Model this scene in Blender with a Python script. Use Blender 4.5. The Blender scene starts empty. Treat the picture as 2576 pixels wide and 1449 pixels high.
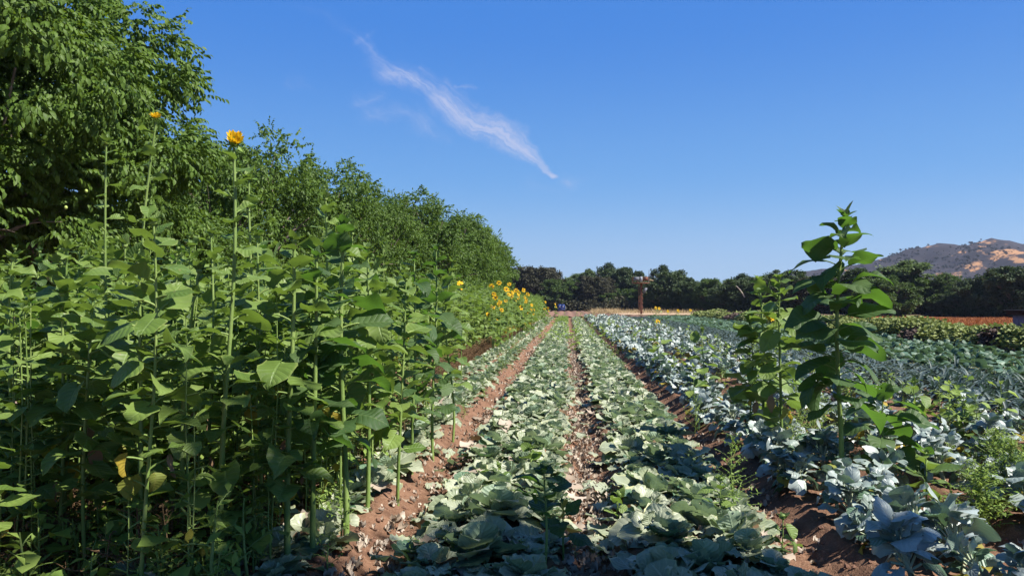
import bpy, math, random
import numpy as np
from mathutils import Vector, Matrix, Euler

R = math.radians
random.seed(7)
RNG = np.random.default_rng(7)
sc = bpy.context.scene
COL = sc.collection

# ------------------------------------------------------------------ camera
CAM_H = 1.7
YAW, PITCH = R(4.107), R(1.14)
cam_d = bpy.data.cameras.new('camera')
cam_d.sensor_width = 36.0
cam_d.lens = 27.42
cam_d.clip_start = 0.05
cam_d.clip_end = 6000
cam = bpy.data.objects.new('camera', cam_d)
cam.location = (0, 0, CAM_H)
cam.rotation_euler = (R(90) + PITCH, 0, YAW)
COL.objects.link(cam)
sc.camera = cam
CAM_M = Euler(cam.rotation_euler).to_matrix()


def ray(px, py):
    """direction through a point of the 2576x1449 photograph view"""
    return CAM_M @ Vector(((px - 1288) / 1962.0, (724.5 - py) / 1962.0, -1.0))


def ground(px, py, z=0.0):
    d = ray(px, py)
    t = (z - CAM_H) / d.z
    return Vector((d.x * t, d.y * t, z))


def at_y(px, py, Y):
    d = ray(px, py)
    t = Y / d.y
    return Vector((d.x * t, Y, CAM_H + d.z * t))


# ------------------------------------------------------------------ light
SUN_EL, SUN_AZ = R(50), R(-18)        # azimuth measured from +X towards +Y
sun_dir = Vector((math.cos(SUN_EL) * math.cos(SUN_AZ), math.cos(SUN_EL) * math.sin(SUN_AZ), math.sin(SUN_EL)))
sd = bpy.data.lights.new('sun', 'SUN')
sd.energy = 4.9
sd.angle = R(0.5)
sd.color = (1.0, 0.95, 0.87)
sun = bpy.data.objects.new('sun', sd)
sun.rotation_euler = sun_dir.to_track_quat('Z', 'Y').to_euler()
COL.objects.link(sun)
SKY_STRENGTH = 0.056
sc.view_settings.view_transform = 'Standard'
sc.view_settings.look = 'None'
sc.view_settings.gamma = 1
sc.view_settings.use_curve_mapping = False
sc.view_settings.exposure = 1.13
sc.cycles.max_bounces = 6
sc.cycles.diffuse_bounces = 1
sc.cycles.transmission_bounces = 4
sc.cycles.glossy_bounces = 2
sc.cycles.volume_bounces = 0
sc.cycles.use_denoising = True


class NT:
    """tiny node-tree builder"""
    def __init__(self, tree):
        self.t = tree
        tree.nodes.clear()

    def n(self, typ, ins=None, **props):
        nd = self.t.nodes.new(typ)
        for k, v in props.items():
            setattr(nd, k, v)
        for k, v in (ins or {}).items():
            s = nd.inputs[k]
            if isinstance(v, bpy.types.NodeSocket):
                self.t.links.new(v, s)
            else:
                s.default_value = v
        return nd

    def m(self, op, a, b=None, c=None, clamp=False):
        nd = self.t.nodes.new('ShaderNodeMath')
        nd.operation = op
        nd.use_clamp = clamp
        for i, v in enumerate((a, b, c)):
            if v is None:
                continue
            if isinstance(v, bpy.types.NodeSocket):
                self.t.links.new(v, nd.inputs[i])
            else:
                nd.inputs[i].default_value = v
        return nd.outputs[0]

    def ss(self, x, lo, hi):
        nd = self.n('ShaderNodeMapRange', {'Value': x, 'From Min': lo, 'From Max': hi}, interpolation_type='SMOOTHSTEP')
        return nd.outputs['Result']

    def mix(self, f, a, b, bt='MIX'):
        nd = self.t.nodes.new('ShaderNodeMix')
        nd.data_type = 'RGBA'
        nd.blend_type = bt
        for i, v in ((0, f), (6, a), (7, b)):
            if isinstance(v, bpy.types.NodeSocket):
                self.t.links.new(v, nd.inputs[i])
            else:
                nd.inputs[i].default_value = v if i == 0 else (tuple(v) + (1,))[:4]
        return nd.outputs[2]

    def noise(self, vec, scale, detail=3, rough=0.55, dist=0.0):
        ins = {'Scale': scale, 'Detail': detail, 'Roughness': rough, 'Distortion': dist}
        if vec is not None:
            ins['Vector'] = vec
        return self.n('ShaderNodeTexNoise', ins).outputs[0]


# ------------------------------------------------------------------ world
W = bpy.data.worlds.new('World')
sc.world = W
W.use_nodes = True
t = NT(W.node_tree)
sky = t.n('ShaderNodeTexSky', sky_type='NISHITA')
sky.sun_disc = False
sky.sun_elevation = SUN_EL
sky.sun_rotation = R(90) - SUN_AZ
sky.altitude = 300
sky.air_density = 1.15
sky.dust_density = 0.12
sky.ozone_density = 4.0
# a clear dry summer sky: the Nishita sky pulled towards the deep blue of this one, by height above the horizon
szz = t.n('ShaderNodeSeparateXYZ', {0: t.n('ShaderNodeTexCoord').outputs['Generated']}).outputs[2]
b1 = t.mix(t.ss(szz, 0.0, 0.17), (3.2, 4.75, 6.9), (1.40, 3.5, 6.9))
b2 = t.mix(t.ss(szz, 0.08, 0.36), b1, (0.42, 2.0, 6.3))
b3 = t.mix(t.ss(szz, 0.36, 0.9), b2, (0.30, 0.85, 2.3))
skycol = t.mix(0.90, sky.outputs[0], b3)
bg = t.n('ShaderNodeBackground', {'Color': skycol, 'Strength': SKY_STRENGTH})
# thin cirrus, fixed to directions in the sky
gen = t.n('ShaderNodeTexCoord').outputs['Generated']
sep = t.n('ShaderNodeSeparateXYZ', {0: gen})
dy = t.m('MAXIMUM', sep.outputs[1], 0.05)
cu = t.m('DIVIDE', sep.outputs[0], dy)
cv = t.m('DIVIDE', sep.outputs[2], dy)
uv = t.n('ShaderNodeCombineXYZ', {0: cu, 1: cv, 2: 0.0}).outputs[0]
w1 = t.n('ShaderNodeTexNoise', {'Vector': uv, 'Scale': 9.0, 'Detail': 5.0, 'Roughness': 0.6})
wv = t.n('ShaderNodeVectorMath', {0: w1.outputs['Color'], 1: (0.5, 0.5, 0.5)}, operation='SUBTRACT').outputs[0]
wv = t.n('ShaderNodeVectorMath', {0: wv, 'Scale': 0.075}, operation='SCALE').outputs[0]
uvw = t.n('ShaderNodeVectorMath', {0: uv, 1: wv}, operation='ADD').outputs[0]
s2 = t.n('ShaderNodeSeparateXYZ', {0: uvw})
U, V_ = s2.outputs[0], s2.outputs[1]


def sky_uv(px, py):
    d = ray(px, py)
    return d.x / d.y, d.z / d.y


def capsule(p0, p1, r0, r1, amp0, amp1, soft=1.0):
    (ax, ay), (bx, by) = sky_uv(*p0), sky_uv(*p1)
    dx, dyy = bx - ax, by - ay
    L2 = dx * dx + dyy * dyy
    pu = t.m('SUBTRACT', U, ax)
    pv = t.m('SUBTRACT', V_, ay)
    h = t.m('DIVIDE', t.m('ADD', t.m('MULTIPLY', pu, dx), t.m('MULTIPLY', pv, dyy)), L2, clamp=False)
    h = t.m('MINIMUM', t.m('MAXIMUM', h, 0.0), 1.0)
    qx = t.m('SUBTRACT', pu, t.m('MULTIPLY', h, dx))
    qy = t.m('SUBTRACT', pv, t.m('MULTIPLY', h, dyy))
    d = t.m('SQRT', t.m('ADD', t.m('MULTIPLY', qx, qx), t.m('MULTIPLY', qy, qy)))
    r0, r1 = r0 * 1.35, r1 * 1.25
    r = t.m('ADD', t.m('MULTIPLY', h, (r1 - r0) / 1962.0), r0 / 1962.0)
    k = t.m('SUBTRACT', 1.0, t.m('DIVIDE', d, r), clamp=True)
    k = t.m('POWER', k, soft)
    a = t.m('ADD', t.m('MULTIPLY', h, amp1 - amp0), amp0)
    return t.m('MULTIPLY', k, a)


caps = [
    ((740, 10), (900, 80), 22, 26, .10, .18, 1.2),
    ((890, 95), (935, 65), 14, 10, .35, .25, 1.0),
    ((900, 85), (965, 165), 24, 34, .25, .62, 1.1),
    ((965, 165), (1060, 205), 36, 40, .72, .72, 1.1),
    ((1060, 205), (1130, 245), 34, 34, .66, .60, 1.1),
    ((1110, 245), (1200, 300), 44, 44, .85, 1.1, 1.0),
    ((1200, 300), (1300, 365), 38, 32, 1.15, 1.05, 1.0),
    ((1300, 365), (1392, 438), 34, 9, 1.05, .9, 1.0),
    ((905, 245), (960, 235), 30, 26, .34, .30, 1.2),
    ((930, 270), (1060, 300), 30, 36, .30, .38, 1.2),
    ((1040, 300), (1130, 350), 40, 26, .40, .24, 1.2),
    ((1060, 165), (1130, 210), 14, 18, .42, .34, 1.2),
    ((1130, 205), (1215, 255), 22, 12, .42, .34, 1.2),
    ((1165, 212), (1210, 216), 8, 6, .5, .3, 1.0),
    ((1430, 455), (1500, 440), 34, 22, .38, .12, 1.2),
    ((1330, 460), (1410, 495), 30, 26, .24, .15, 1.2),
    ((725, 205), (800, 215), 16, 12, .24, .1, 1.2),
]
tot = None
for c_ in caps:
    k = capsule(*c_)
    tot = k if tot is None else t.m('MAXIMUM', tot, k)
rot = t.n('ShaderNodeMapping', {'Vector': uvw, 'Rotation': (0, 0, R(38))}).outputs[0]
rot = t.n('ShaderNodeMapping', {'Vector': rot, 'Scale': (9, 60, 1)}).outputs[0]
streak = t.ss(t.noise(rot, 1.3, 8, 0.68, 1.6), 0.25, 0.8)
puff = t.noise(uv, 34.0, 6, 0.6, 0.4)
tex = t.m('ADD', t.m('MULTIPLY', streak, 1.1), t.m('MULTIPLY', puff, 0.65))
fac = t.m('MULTIPLY', t.ss(t.m('MULTIPLY', tot, t.m('ADD', tex, 0.15)), 0.0, 1.2), 0.80)
cbg = t.n('ShaderNodeBackground', {'Color': (0.58, 0.64, 0.88, 1), 'Strength': 0.44})
mx = t.n('ShaderNodeMixShader', {0: fac, 1: bg.outputs[0], 2: cbg.outputs[0]})
t.n('ShaderNodeOutputWorld', {0: mx.outputs[0]})

# ------------------------------------------------------------------ tagging


def tag(o, label=None, cat=None, group=None, kind=None):
    if label:
        o['label'] = label
    if cat:
        o['category'] = cat
    if group:
        o['group'] = group
    if kind:
        o['kind'] = kind
    return o


def copy_tree(o, parent=None):
    c = o.copy()
    COL.objects.link(c)
    c.parent = parent
    for ch in list(o.children):
        copy_tree(ch, c)
    return c


def empty(name, loc=(0, 0, 0), rz=0.0):
    o = bpy.data.objects.new(name, None)
    o.empty_display_size = 0.2
    o.location = loc
    o.rotation_euler = (0, 0, rz)
    COL.objects.link(o)
    return o


# ------------------------------------------------------------------ numpy geometry
def rotx(a): c, s = math.cos(a), math.sin(a); return np.array([[1, 0, 0], [0, c, -s], [0, s, c]])
def roty(a): c, s = math.cos(a), math.sin(a); return np.array([[c, 0, s], [0, 1, 0], [-s, 0, c]])
def rotz(a): c, s = math.cos(a), math.sin(a); return np.array([[c, -s, 0], [s, c, 0], [0, 0, 1]])


def vrot(az, pitch, roll):
    """stack of matrices Rz(az-90) Rx(pitch) Ry(roll): +Y goes to azimuth az raised by pitch"""
    az, pitch, roll = np.broadcast_arrays(np.asarray(az, float), pitch, roll)
    a = az - math.pi / 2
    ca, sa, cp, sp, cr, sr = np.cos(a), np.sin(a), np.cos(pitch), np.sin(pitch), np.cos(roll), np.sin(roll)
    z = np.zeros_like(ca)
    o = np.ones_like(ca)
    Rz = np.stack([np.stack([ca, -sa, z], -1), np.stack([sa, ca, z], -1), np.stack([z, z, o], -1)], -2)
    Rx = np.stack([np.stack([o, z, z], -1), np.stack([z, cp, -sp], -1), np.stack([z, sp, cp], -1)], -2)
    Ry = np.stack([np.stack([cr, z, sr], -1), np.stack([z, o, z], -1), np.stack([-sr, z, cr], -1)], -2)
    return Rz @ Rx @ Ry


class Geo:
    def __init__(self):
        self.V, self.F, self.M, self.A, self.n = [], [], [], [], 0

    def add(self, V, F, m=0, A=None, rnd=None):
        V = np.asarray(V, float)
        F = np.asarray(F, int)
        if A is None:
            A = np.zeros((len(V), 3))
            A[:, 2] = 0.5
        A = np.array(A, float)
        if rnd is not None:
            A[:, 2] = rnd
        self.V.append(V)
        self.F.append(F + self.n)
        self.M.append(np.broadcast_to(np.asarray(m, int), (len(F),)))
        self.A.append(A)
        self.n += len(V)

    def arr(self):
        return np.concatenate(self.V), np.concatenate(self.F), np.concatenate(self.M), np.concatenate(self.A)

    def inst(self, T, mats, locs, rnd=None):
        """copy the template T = (V, F, M, A) with N matrices and N locations"""
        V, F, M, A = T
        N = len(locs)
        if N == 0:
            return
        VV = np.einsum('nij,vj->nvi', mats, V) + np.asarray(locs)[:, None, :]
        FF = F[None] + (np.arange(N) * len(V))[:, None, None]
        AA = np.broadcast_to(A, (N,) + A.shape).copy()
        if rnd is not None:
            AA[:, :, 2] = np.asarray(rnd)[:, None] * 0.7 + AA[:, :, 2] * 0.3
        self.V.append(VV.reshape(-1, 3))
        self.F.append((FF + self.n).reshape(-1, F.shape[1]))
        self.M.append(np.tile(M, N))
        self.A.append(AA.reshape(-1, 3))
        self.n += N * len(V)

    def mesh(self, name, mats, smooth=True):
        V, F, M, A = self.arr()
        me = bpy.data.meshes.new(name)
        k = F.shape[1]
        me.vertices.add(len(V))
        me.vertices.foreach_set('co', V.astype(np.float32).ravel())
        me.loops.add(F.size)
        me.loops.foreach_set('vertex_index', F.astype(np.int32).ravel())
        me.polygons.add(len(F))
        me.polygons.foreach_set('loop_start', np.arange(0, F.size, k, dtype=np.int32))
        me.polygons.foreach_set('loop_total', np.full(len(F), k, dtype=np.int32))
        me.polygons.foreach_set('material_index', M.astype(np.int32))
        me.polygons.foreach_set('use_smooth', np.full(len(F), smooth, dtype=bool))
        at = me.attributes.new('uvm', 'FLOAT_VECTOR', 'POINT')
        at.data.foreach_set('vector', A.astype(np.float32).ravel())
        me.update(calc_edges=True)
        for mt in mats:
            me.materials.append(mt)
        return me

    def obj(self, name, mats, parent=None, smooth=True):
        o = bpy.data.objects.new(name, self.mesh(name, mats, smooth))
        COL.objects.link(o)
        if parent is not None:
            o.parent = parent
        return o


def grid_faces(nr, ncl, wrap=False):
    """quads of a grid with nr rows and ncl columns of vertices"""
    i = np.arange(nr - 1)[:, None] * ncl
    jn = ncl if wrap else ncl - 1
    j = np.arange(jn)[None]
    j2 = (j + 1) % ncl
    return np.stack([i + j, i + j2, i + ncl + j2, i + ncl + j], -1).reshape(-1, 4)


def tube(P, rad, sides=6):
    P = np.asarray(P, float)
    rad = np.broadcast_to(np.asarray(rad, float), (len(P),))
    T = np.gradient(P, axis=0)
    T /= np.linalg.norm(T, axis=1)[:, None] + 1e-9
    ref = np.where(np.abs(T[:, 2:3]) > 0.9, np.array([[1.0, 0, 0]]), np.array([[0, 0, 1.0]]))
    A = np.cross(T, ref)
    A /= np.linalg.norm(A, axis=1)[:, None] + 1e-9
    for i in range(1, len(A)):           # keep the frame from flipping
        a = A[i - 1] - T[i] * np.dot(A[i - 1], T[i])
        A[i] = a / (np.linalg.norm(a) + 1e-9)
    B = np.cross(T, A)
    th = np.arange(sides) / sides * 2 * math.pi
    V = P[:, None] + rad[:, None, None] * (np.cos(th)[None, :, None] * A[:, None] + np.sin(th)[None, :, None] * B[:, None])
    V = V.reshape(-1, 3)
    F = grid_faces(len(P), sides, wrap=True)
    return V, F


def box(cx, cy, cz, sx, sy, sz, M3=None):
    V = np.array([[x, y, z] for x in (-.5, .5) for y in (-.5, .5) for z in (-.5, .5)]) * (sx, sy, sz)
    if M3 is not None:
        V = V @ M3.T
    V = V + (cx, cy, cz)
    F = [[0, 1, 3, 2], [4, 6, 7, 5], [0, 4, 5, 1], [2, 3, 7, 6], [0, 2, 6, 4], [1, 5, 7, 3]]
    return V, F


def leaf(L, Wd, nl=8, nu=4, fold=0.25, bend=0.5, wave=0.0, phase=0.0, serr=0.0, heart=0.0, pk=(0.45, 0.9), ruff=0.0, cup=0.0, base=0.0):
    """a leaf blade growing along +Y from the origin, face up"""
    tt = np.linspace(0, 1, nl + 1)
    tt = 0.5 - 0.5 * np.cos(tt * math.pi) if heart else tt
    p, q = pk
    w = np.power(np.clip(tt, 1e-4, 1), p) * np.power(np.clip(1 - tt, 1e-4, 1), q)
    w = w / w.max() * Wd * 0.5
    w = np.maximum(w, Wd * base * (1 - tt))
    if serr:
        w = w * (1 + serr * np.where(np.arange(nl + 1) % 2 == 0, 1, -1))
    w = np.maximum(w, Wd * 0.012)
    uu = np.linspace(-1, 1, nu + 1)
    th = bend * tt
    ds = L / nl
    dt = np.diff(tt, prepend=0) * L
    yc = np.cumsum(np.cos(th) * dt)
    zc = -np.cumsum(np.sin(th) * dt)
    Y = yc[:, None] + np.zeros_like(uu)[None]
    Z = zc[:, None] + np.zeros_like(uu)[None]
    X = w[:, None] * uu[None]
    au = np.abs(uu)[None]
    if heart:
        Y = Y - heart * L * np.power(au, 1.4) * np.power(1 - tt, 2.2)[:, None]
    Z = Z + fold * au * w[:, None]
    if cup:
        Z = Z + cup * (X ** 2) / (Wd * 0.5)
    if wave:
        Z = Z + wave * L * np.sin(tt * 9 + phase)[:, None] * au * np.sign(uu)[None] + wave * 0.6 * L * np.sin(tt * 6.2 + phase * 2)[:, None] * au
    if ruff:
        Z = Z + ruff * L * np.sin(tt * 23 + phase + uu.reshape(1, -1) * 2)[:, :][:, :] * au ** 2 if False else Z + ruff * L * (np.sin(tt[:, None] * 25 + phase + uu[None] * 2.0) * au ** 2)
    V = np.stack([X, Y, Z], -1).reshape(-1, 3)
    F = grid_faces(nl + 1, nu + 1)
    A = np.stack([uu[None] + 0 * tt[:, None], tt[:, None] + 0 * uu[None], np.full((nl + 1, nu + 1), 0.5)], -1).reshape(-1, 3)
    return V, F, A


# value noise
_tab = np.random.default_rng(3).random((256, 256))


def vnoise(x, y):
    xi, yi = np.floor(x).astype(int), np.floor(y).astype(int)
    fx, fy = x - xi, y - yi
    fx, fy = fx * fx * (3 - 2 * fx), fy * fy * (3 - 2 * fy)
    g = lambda a, b: _tab[a & 255, b & 255]
    return (g(xi, yi) * (1 - fx) + g(xi + 1, yi) * fx) * (1 - fy) + (g(xi, yi + 1) * (1 - fx) + g(xi + 1, yi + 1) * fx) * fy


def fbm(x, y, octv=4, gain=0.5):
    s, a, n = 0.0, 1.0, 0.0
    for i in range(octv):
        s = s + a * vnoise(x * 2 ** i + 17.3 * i, y * 2 ** i + 9.1 * i)
        n += a
        a *= gain
    return s / n


# ------------------------------------------------------------------ materials
def new_mat(name):
    m = bpy.data.materials.new(name)
    m.use_nodes = True
    return m, NT(m.node_tree)


def leaf_mat(name, cols, trans, tw=0.3, rough=0.5, spec=0.4, vein=None, vk=0.5, nside=7.0, slope=1.6, under=None, bump=0.25, dry=None, sheen=0.0, mott=0.25, k=0.62, edge=None):
    """cols: two colours mixed by the leaf's own random number; trans: colour of light coming through"""
    sc_ = lambda c, f: tuple(x * f for x in c)
    cols = (sc_(cols[0], k), sc_(cols[1], k))
    trans = sc_(trans, 0.45 + 0.45 * k)
    vein, under, dry = (sc_(c, k) if c is not None else None for c in (vein, under, dry))
    m, t = new_mat(name)
    at = t.n('ShaderNodeAttribute', attribute_name='uvm')
    s = t.n('ShaderNodeSeparateXYZ', {0: at.outputs['Vector']})
    u, v, r = s.outputs
    oi = t.n('ShaderNodeObjectInfo').outputs['Random']
    geo = t.n('ShaderNodeNewGeometry')
    tc = t.n('ShaderNodeTexCoord').outputs['Object']
    rr = t.m('FRACT', t.m('ADD', r, t.m('MULTIPLY', oi, 0.35)))
    col = t.mix(rr, cols[0], cols[1])
    nz = t.noise(tc, 14.0, 3)
    hue = t.n('ShaderNodeHueSaturation', {'Color': col, 'Value': t.m('ADD', t.m('MULTIPLY', nz, mott * 2), 1 - mott)})
    col = hue.outputs[0]
    if dry is not None:
        col = t.mix(t.ss(r, 0.93, 0.97), col, dry)
    hgt = None
    if vein is not None:
        spot = t.m('MULTIPLY', t.ss(t.noise(tc, 38.0, 2, 0.5), 0.68, 0.73), t.ss(t.noise(tc, 3.0, 2), 0.45, 0.6))
        col = t.mix(t.m('MULTIPLY', spot, 0.65), col, (0.20, 0.14, 0.06))
    if edge is not None:
        eg = t.m('MULTIPLY', t.ss(t.m('ABSOLUTE', u), 0.80, 1.0), t.ss(t.noise(tc, 9.0, 2), 0.42, 0.6))
        col = t.mix(eg, col, sc_(edge, k))
    if vein is not None:
        au = t.m('ABSOLUTE', u)
        mid = t.m('SUBTRACT', 1.0, t.ss(au, 0.02, 0.10))
        ph = t.m('FRACT', t.m('SUBTRACT', t.m('MULTIPLY', v, nside), t.m('MULTIPLY', au, slope)))
        sd_ = t.m('ABSOLUTE', t.m('SUBTRACT', ph, 0.5))
        side = t.m('SUBTRACT', 1.0, t.ss(sd_, 0.03, 0.11))
        side = t.m('MULTIPLY', side, t.m('SUBTRACT', 1.0, t.m('MULTIPLY', au, 0.6)))
        vm = t.m('MAXIMUM', mid, t.m('MULTIPLY', side, 0.55))
        col = t.mix(t.m('MULTIPLY', vm, vk), col, vein)
        hgt = t.m('SUBTRACT', 0.0, t.m('ADD', vm, t.m('MULTIPLY', sd_, -1.2)))
    if under is not None:
        col = t.mix(t.m('MULTIPLY', geo.outputs['Backfacing'], 0.6), col, under)
    ins = {'Base Color': col, 'Roughness': rough, 'Specular IOR Level': spec}
    if sheen:
        ins['Sheen Weight'] = sheen
        ins['Sheen Roughness'] = 0.4
    if hgt is not None and bump:
        b = t.n('ShaderNodeBump', {'Strength': bump, 'Distance': 0.01, 'Height': hgt})
        ins['Normal'] = b.outputs[0]
    p = t.n('ShaderNodeBsdfPrincipled', ins)
    tcol = t.mix(0.35, trans, col, 'MIX')
    tr = t.n('ShaderNodeBsdfTranslucent', {'Color': tcol})
    mx = t.n('ShaderNodeMixShader', {0: tw, 1: p.outputs[0], 2: tr.outputs[0]})
    t.n('ShaderNodeOutputMaterial', {0: mx.outputs[0]})
    return m


def plain_mat(name, c1, c2, scale=8.0, rough=0.8, bump=0.0, bscale=40.0, spec=0.3, metal=0.0, detail=5, stretch=(1, 1, 1), bdist=0.02):
    m, t = new_mat(name)
    tc = t.n('ShaderNodeTexCoord').outputs['Object']
    mp = t.n('ShaderNodeMapping', {'Vector': tc, 'Scale': stretch}).outputs[0]
    nz = t.noise(mp, scale, detail, 0.6)
    col = t.mix(t.ss(nz, 0.3, 0.7), c1, c2)
    ins = {'Base Color': col, 'Roughness': rough, 'Specular IOR Level': spec, 'Metallic': metal}
    if bump:
        b = t.n('ShaderNodeBump', {'Strength': bump, 'Distance': bdist, 'Height': t.noise(mp, bscale, 6, 0.65)})
        ins['Normal'] = b.outputs[0]
    p = t.n('ShaderNodeBsdfPrincipled', ins)
    t.n('ShaderNodeOutputMaterial', {0: p.outputs[0]})
    return m


def soil_mat(name, c1, c2, c3, straw=0.0, strawcol=(0.5, 0.38, 0.25)):
    m, t = new_mat(name)
    tc = t.n('ShaderNodeTexCoord').outputs['Object']
    n1 = t.noise(tc, 0.7, 4)
    n2 = t.noise(tc, 9.0, 6, 0.65)
    n3 = t.noise(tc, 60.0, 4, 0.6)
    col = t.mix(t.ss(n2, 0.3, 0.7), c1, c2)
    col = t.mix(t.ss(n3, 0.5, 0.75), col, c3)
    col = t.mix(t.m('MULTIPLY', t.ss(n1, 0.45, 0.7), 0.35), col, c2)
    n4 = t.noise(tc, 2.3, 4, 0.6)
    col = t.mix(t.m('MULTIPLY', t.ss(n4, 0.52, 0.64), 0.5), col, tuple(x * .62 for x in c1))
    if straw:
        st = t.n('ShaderNodeMapping', {'Vector': tc, 'Scale': (26, 60, 1)}).outputs[0]
        sm = t.ss(t.noise(st, 1.0, 2, 0.5, 2.0), 0.66, 0.72)
        col = t.mix(t.m('MULTIPLY', sm, straw), col, strawcol)
    b = t.n('ShaderNodeBump', {'Strength': 0.9, 'Distance': 0.03, 'Height': t.m('ADD', n2, t.m('MULTIPLY', n3, 0.5))})
    p = t.n('ShaderNodeBsdfPrincipled', {'Base Color': col, 'Roughness': 0.95, 'Specular IOR Level': 0.15, 'Normal': b.outputs[0]})
    t.n('ShaderNodeOutputMaterial', {0: p.outputs[0]})
    return m


M = {}
M['soil'] = soil_mat('soil', (0.128, 0.067, 0.041), (0.195, 0.107, 0.067), (0.27, 0.172, 0.112), 0.5, (0.36, 0.26, 0.17))
M['clod'] = soil_mat('soil_clod', (0.13, 0.070, 0.048), (0.19, 0.107, 0.075), (0.23, 0.135, 0.095))
M['road'] = soil_mat('road_dirt', (0.24, 0.165, 0.135), (0.30, 0.215, 0.18), (0.26, 0.18, 0.14), 0.5, (0.6, 0.5, 0.36))
M['tilled'] = soil_mat('tilled_soil', (0.16, 0.09, 0.065), (0.21, 0.125, 0.092), (0.18, 0.107, 0.08))
M['straw'] = soil_mat('straw_ground', (0.34, 0.235, 0.15), (0.42, 0.31, 0.21), (0.30, 0.20, 0.13))
M['orange'] = soil_mat('rust_ground', (0.27, 0.085, 0.03), (0.31, 0.12, 0.045), (0.24, 0.12, 0.045))
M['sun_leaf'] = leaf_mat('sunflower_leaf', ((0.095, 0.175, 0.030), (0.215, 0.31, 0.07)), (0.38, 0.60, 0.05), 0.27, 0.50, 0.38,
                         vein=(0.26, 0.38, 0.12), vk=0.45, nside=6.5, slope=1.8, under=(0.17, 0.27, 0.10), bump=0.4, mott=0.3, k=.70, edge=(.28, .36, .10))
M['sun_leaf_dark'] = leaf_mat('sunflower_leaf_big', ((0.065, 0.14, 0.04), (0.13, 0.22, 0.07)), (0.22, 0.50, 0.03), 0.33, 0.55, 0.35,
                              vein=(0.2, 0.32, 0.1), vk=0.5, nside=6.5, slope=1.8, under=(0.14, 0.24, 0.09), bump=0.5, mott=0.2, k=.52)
M['yellow_leaf'] = leaf_mat('yellow_leaf', ((0.62, 0.46, 0.06), (0.30, 0.38, 0.07)), (0.7, 0.5, 0.05), 0.35, 0.6, 0.3, vein=(0.55, 0.45, 0.15), vk=0.4)
M['dry_leaf'] = leaf_mat('dry_leaf', ((0.26, 0.16, 0.09), (0.42, 0.28, 0.17)), (0.4, 0.25, 0.1), 0.15, 0.8, 0.2)
M['stem'] = plain_mat('sunflower_stem', (0.11, 0.18, 0.035), (0.20, 0.27, 0.075), 9.0, 0.55, 0.3, 120.0, 0.35, stretch=(1, 1, .25))
M['petal'] = leaf_mat('petal', ((0.88, 0.50, 0.01), (0.95, 0.66, 0.03)), (0.95, 0.62, 0.02), 0.3, 0.6, 0.2, k=.85)
M['disc'] = plain_mat('flower_disc', (0.05, 0.025, 0.012), (0.16, 0.08, 0.025), 60.0, 0.9, 0.8, 90.0)
M['disc_y'] = plain_mat('flower_disc_young', (0.45, 0.28, 0.02), (0.30, 0.32, 0.06), 60.0, 0.8, 0.8, 90.0)
M['bract'] = leaf_mat('bract', ((0.16, 0.30, 0.05), (0.28, 0.42, 0.09)), (0.35, 0.5, 0.08), 0.25, 0.5, 0.3)
M['cab'] = leaf_mat('cabbage_leaf', ((0.25, 0.30, 0.18), (0.47, 0.50, 0.36)), (0.40, 0.58, 0.20), 0.22, 0.42, 0.5,
                    vein=(0.58, 0.64, 0.46), vk=0.5, nside=5.5, slope=2.4, under=(0.24, 0.38, 0.24), bump=0.45, dry=(0.62, 0.46, 0.33), mott=0.26, k=.80, edge=(.55, .56, .28))
M['cab_dark'] = leaf_mat('cabbage_leaf_dark', ((0.10, 0.21, 0.12), (0.17, 0.29, 0.17)), (0.28, 0.5, 0.14), 0.22, 0.45, 0.45,
                         vein=(0.42, 0.52, 0.36), vk=0.6, nside=5.5, slope=2.4, under=(0.16, 0.28, 0.17), bump=0.6, mott=0.2)
M['kale'] = leaf_mat('blue_kale_leaf', ((0.28, 0.36, 0.32), (0.48, 0.54, 0.51)), (0.22, 0.42, 0.18), 0.14, 0.36, 0.6,
                     vein=(0.52, 0.57, 0.56), vk=0.3, nside=5.5, slope=2.2, under=(0.17, 0.27, 0.20), bump=0.3, mott=0.22, k=.72, edge=(.45, .5, .42))
M['kale_g'] = leaf_mat('green_kale_leaf', ((0.13, 0.25, 0.15), (0.20, 0.34, 0.22)), (0.25, 0.45, 0.15), 0.18, 0.4, 0.5,
                       vein=(0.45, 0.55, 0.42), vk=0.5, nside=5.5, slope=2.2, under=(0.13, 0.23, 0.14), bump=0.6, mott=0.2)
M['leek'] = leaf_mat('leek_leaf', ((0.10, 0.17, 0.15), (0.20, 0.27, 0.27)), (0.16, 0.3, 0.14), 0.15, 0.5, 0.3, mott=0.2, k=.42)
M['leek_stalk'] = plain_mat('leek_stalk', (0.45, 0.47, 0.33), (0.33, 0.40, 0.24), 20)
M['brass'] = leaf_mat('broccoli_leaf', ((0.08, 0.17, 0.09), (0.18, 0.30, 0.20)), (0.25, 0.45, 0.15), 0.18, 0.5, 0.28, vein=(0.4, 0.5, 0.4), vk=0.4, mott=0.2, k=.5)
M['weed'] = leaf_mat('weed_leaf', ((0.16, 0.27, 0.05), (0.28, 0.38, 0.09)), (0.40, 0.55, 0.06), 0.34, 0.6, 0.25, mott=0.25, k=.85)
M['weed_blue'] = leaf_mat('weed_leaf_pale', ((0.13, 0.24, 0.10), (0.2, 0.32, 0.15)), (0.3, 0.45, 0.1), 0.3, 0.6, 0.25, mott=0.25)
M['weed_dry'] = leaf_mat('dry_weed', ((0.22, 0.12, 0.07), (0.30, 0.20, 0.10)), (0.3, 0.2, 0.1), 0.2, 0.8, 0.2)
M['walnut'] = leaf_mat('walnut_leaf', ((0.040, 0.088, 0.014), (0.125, 0.21, 0.032)), (0.32, 0.50, 0.03), 0.27, 0.55, 0.22, mott=0.35, k=.74)
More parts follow.
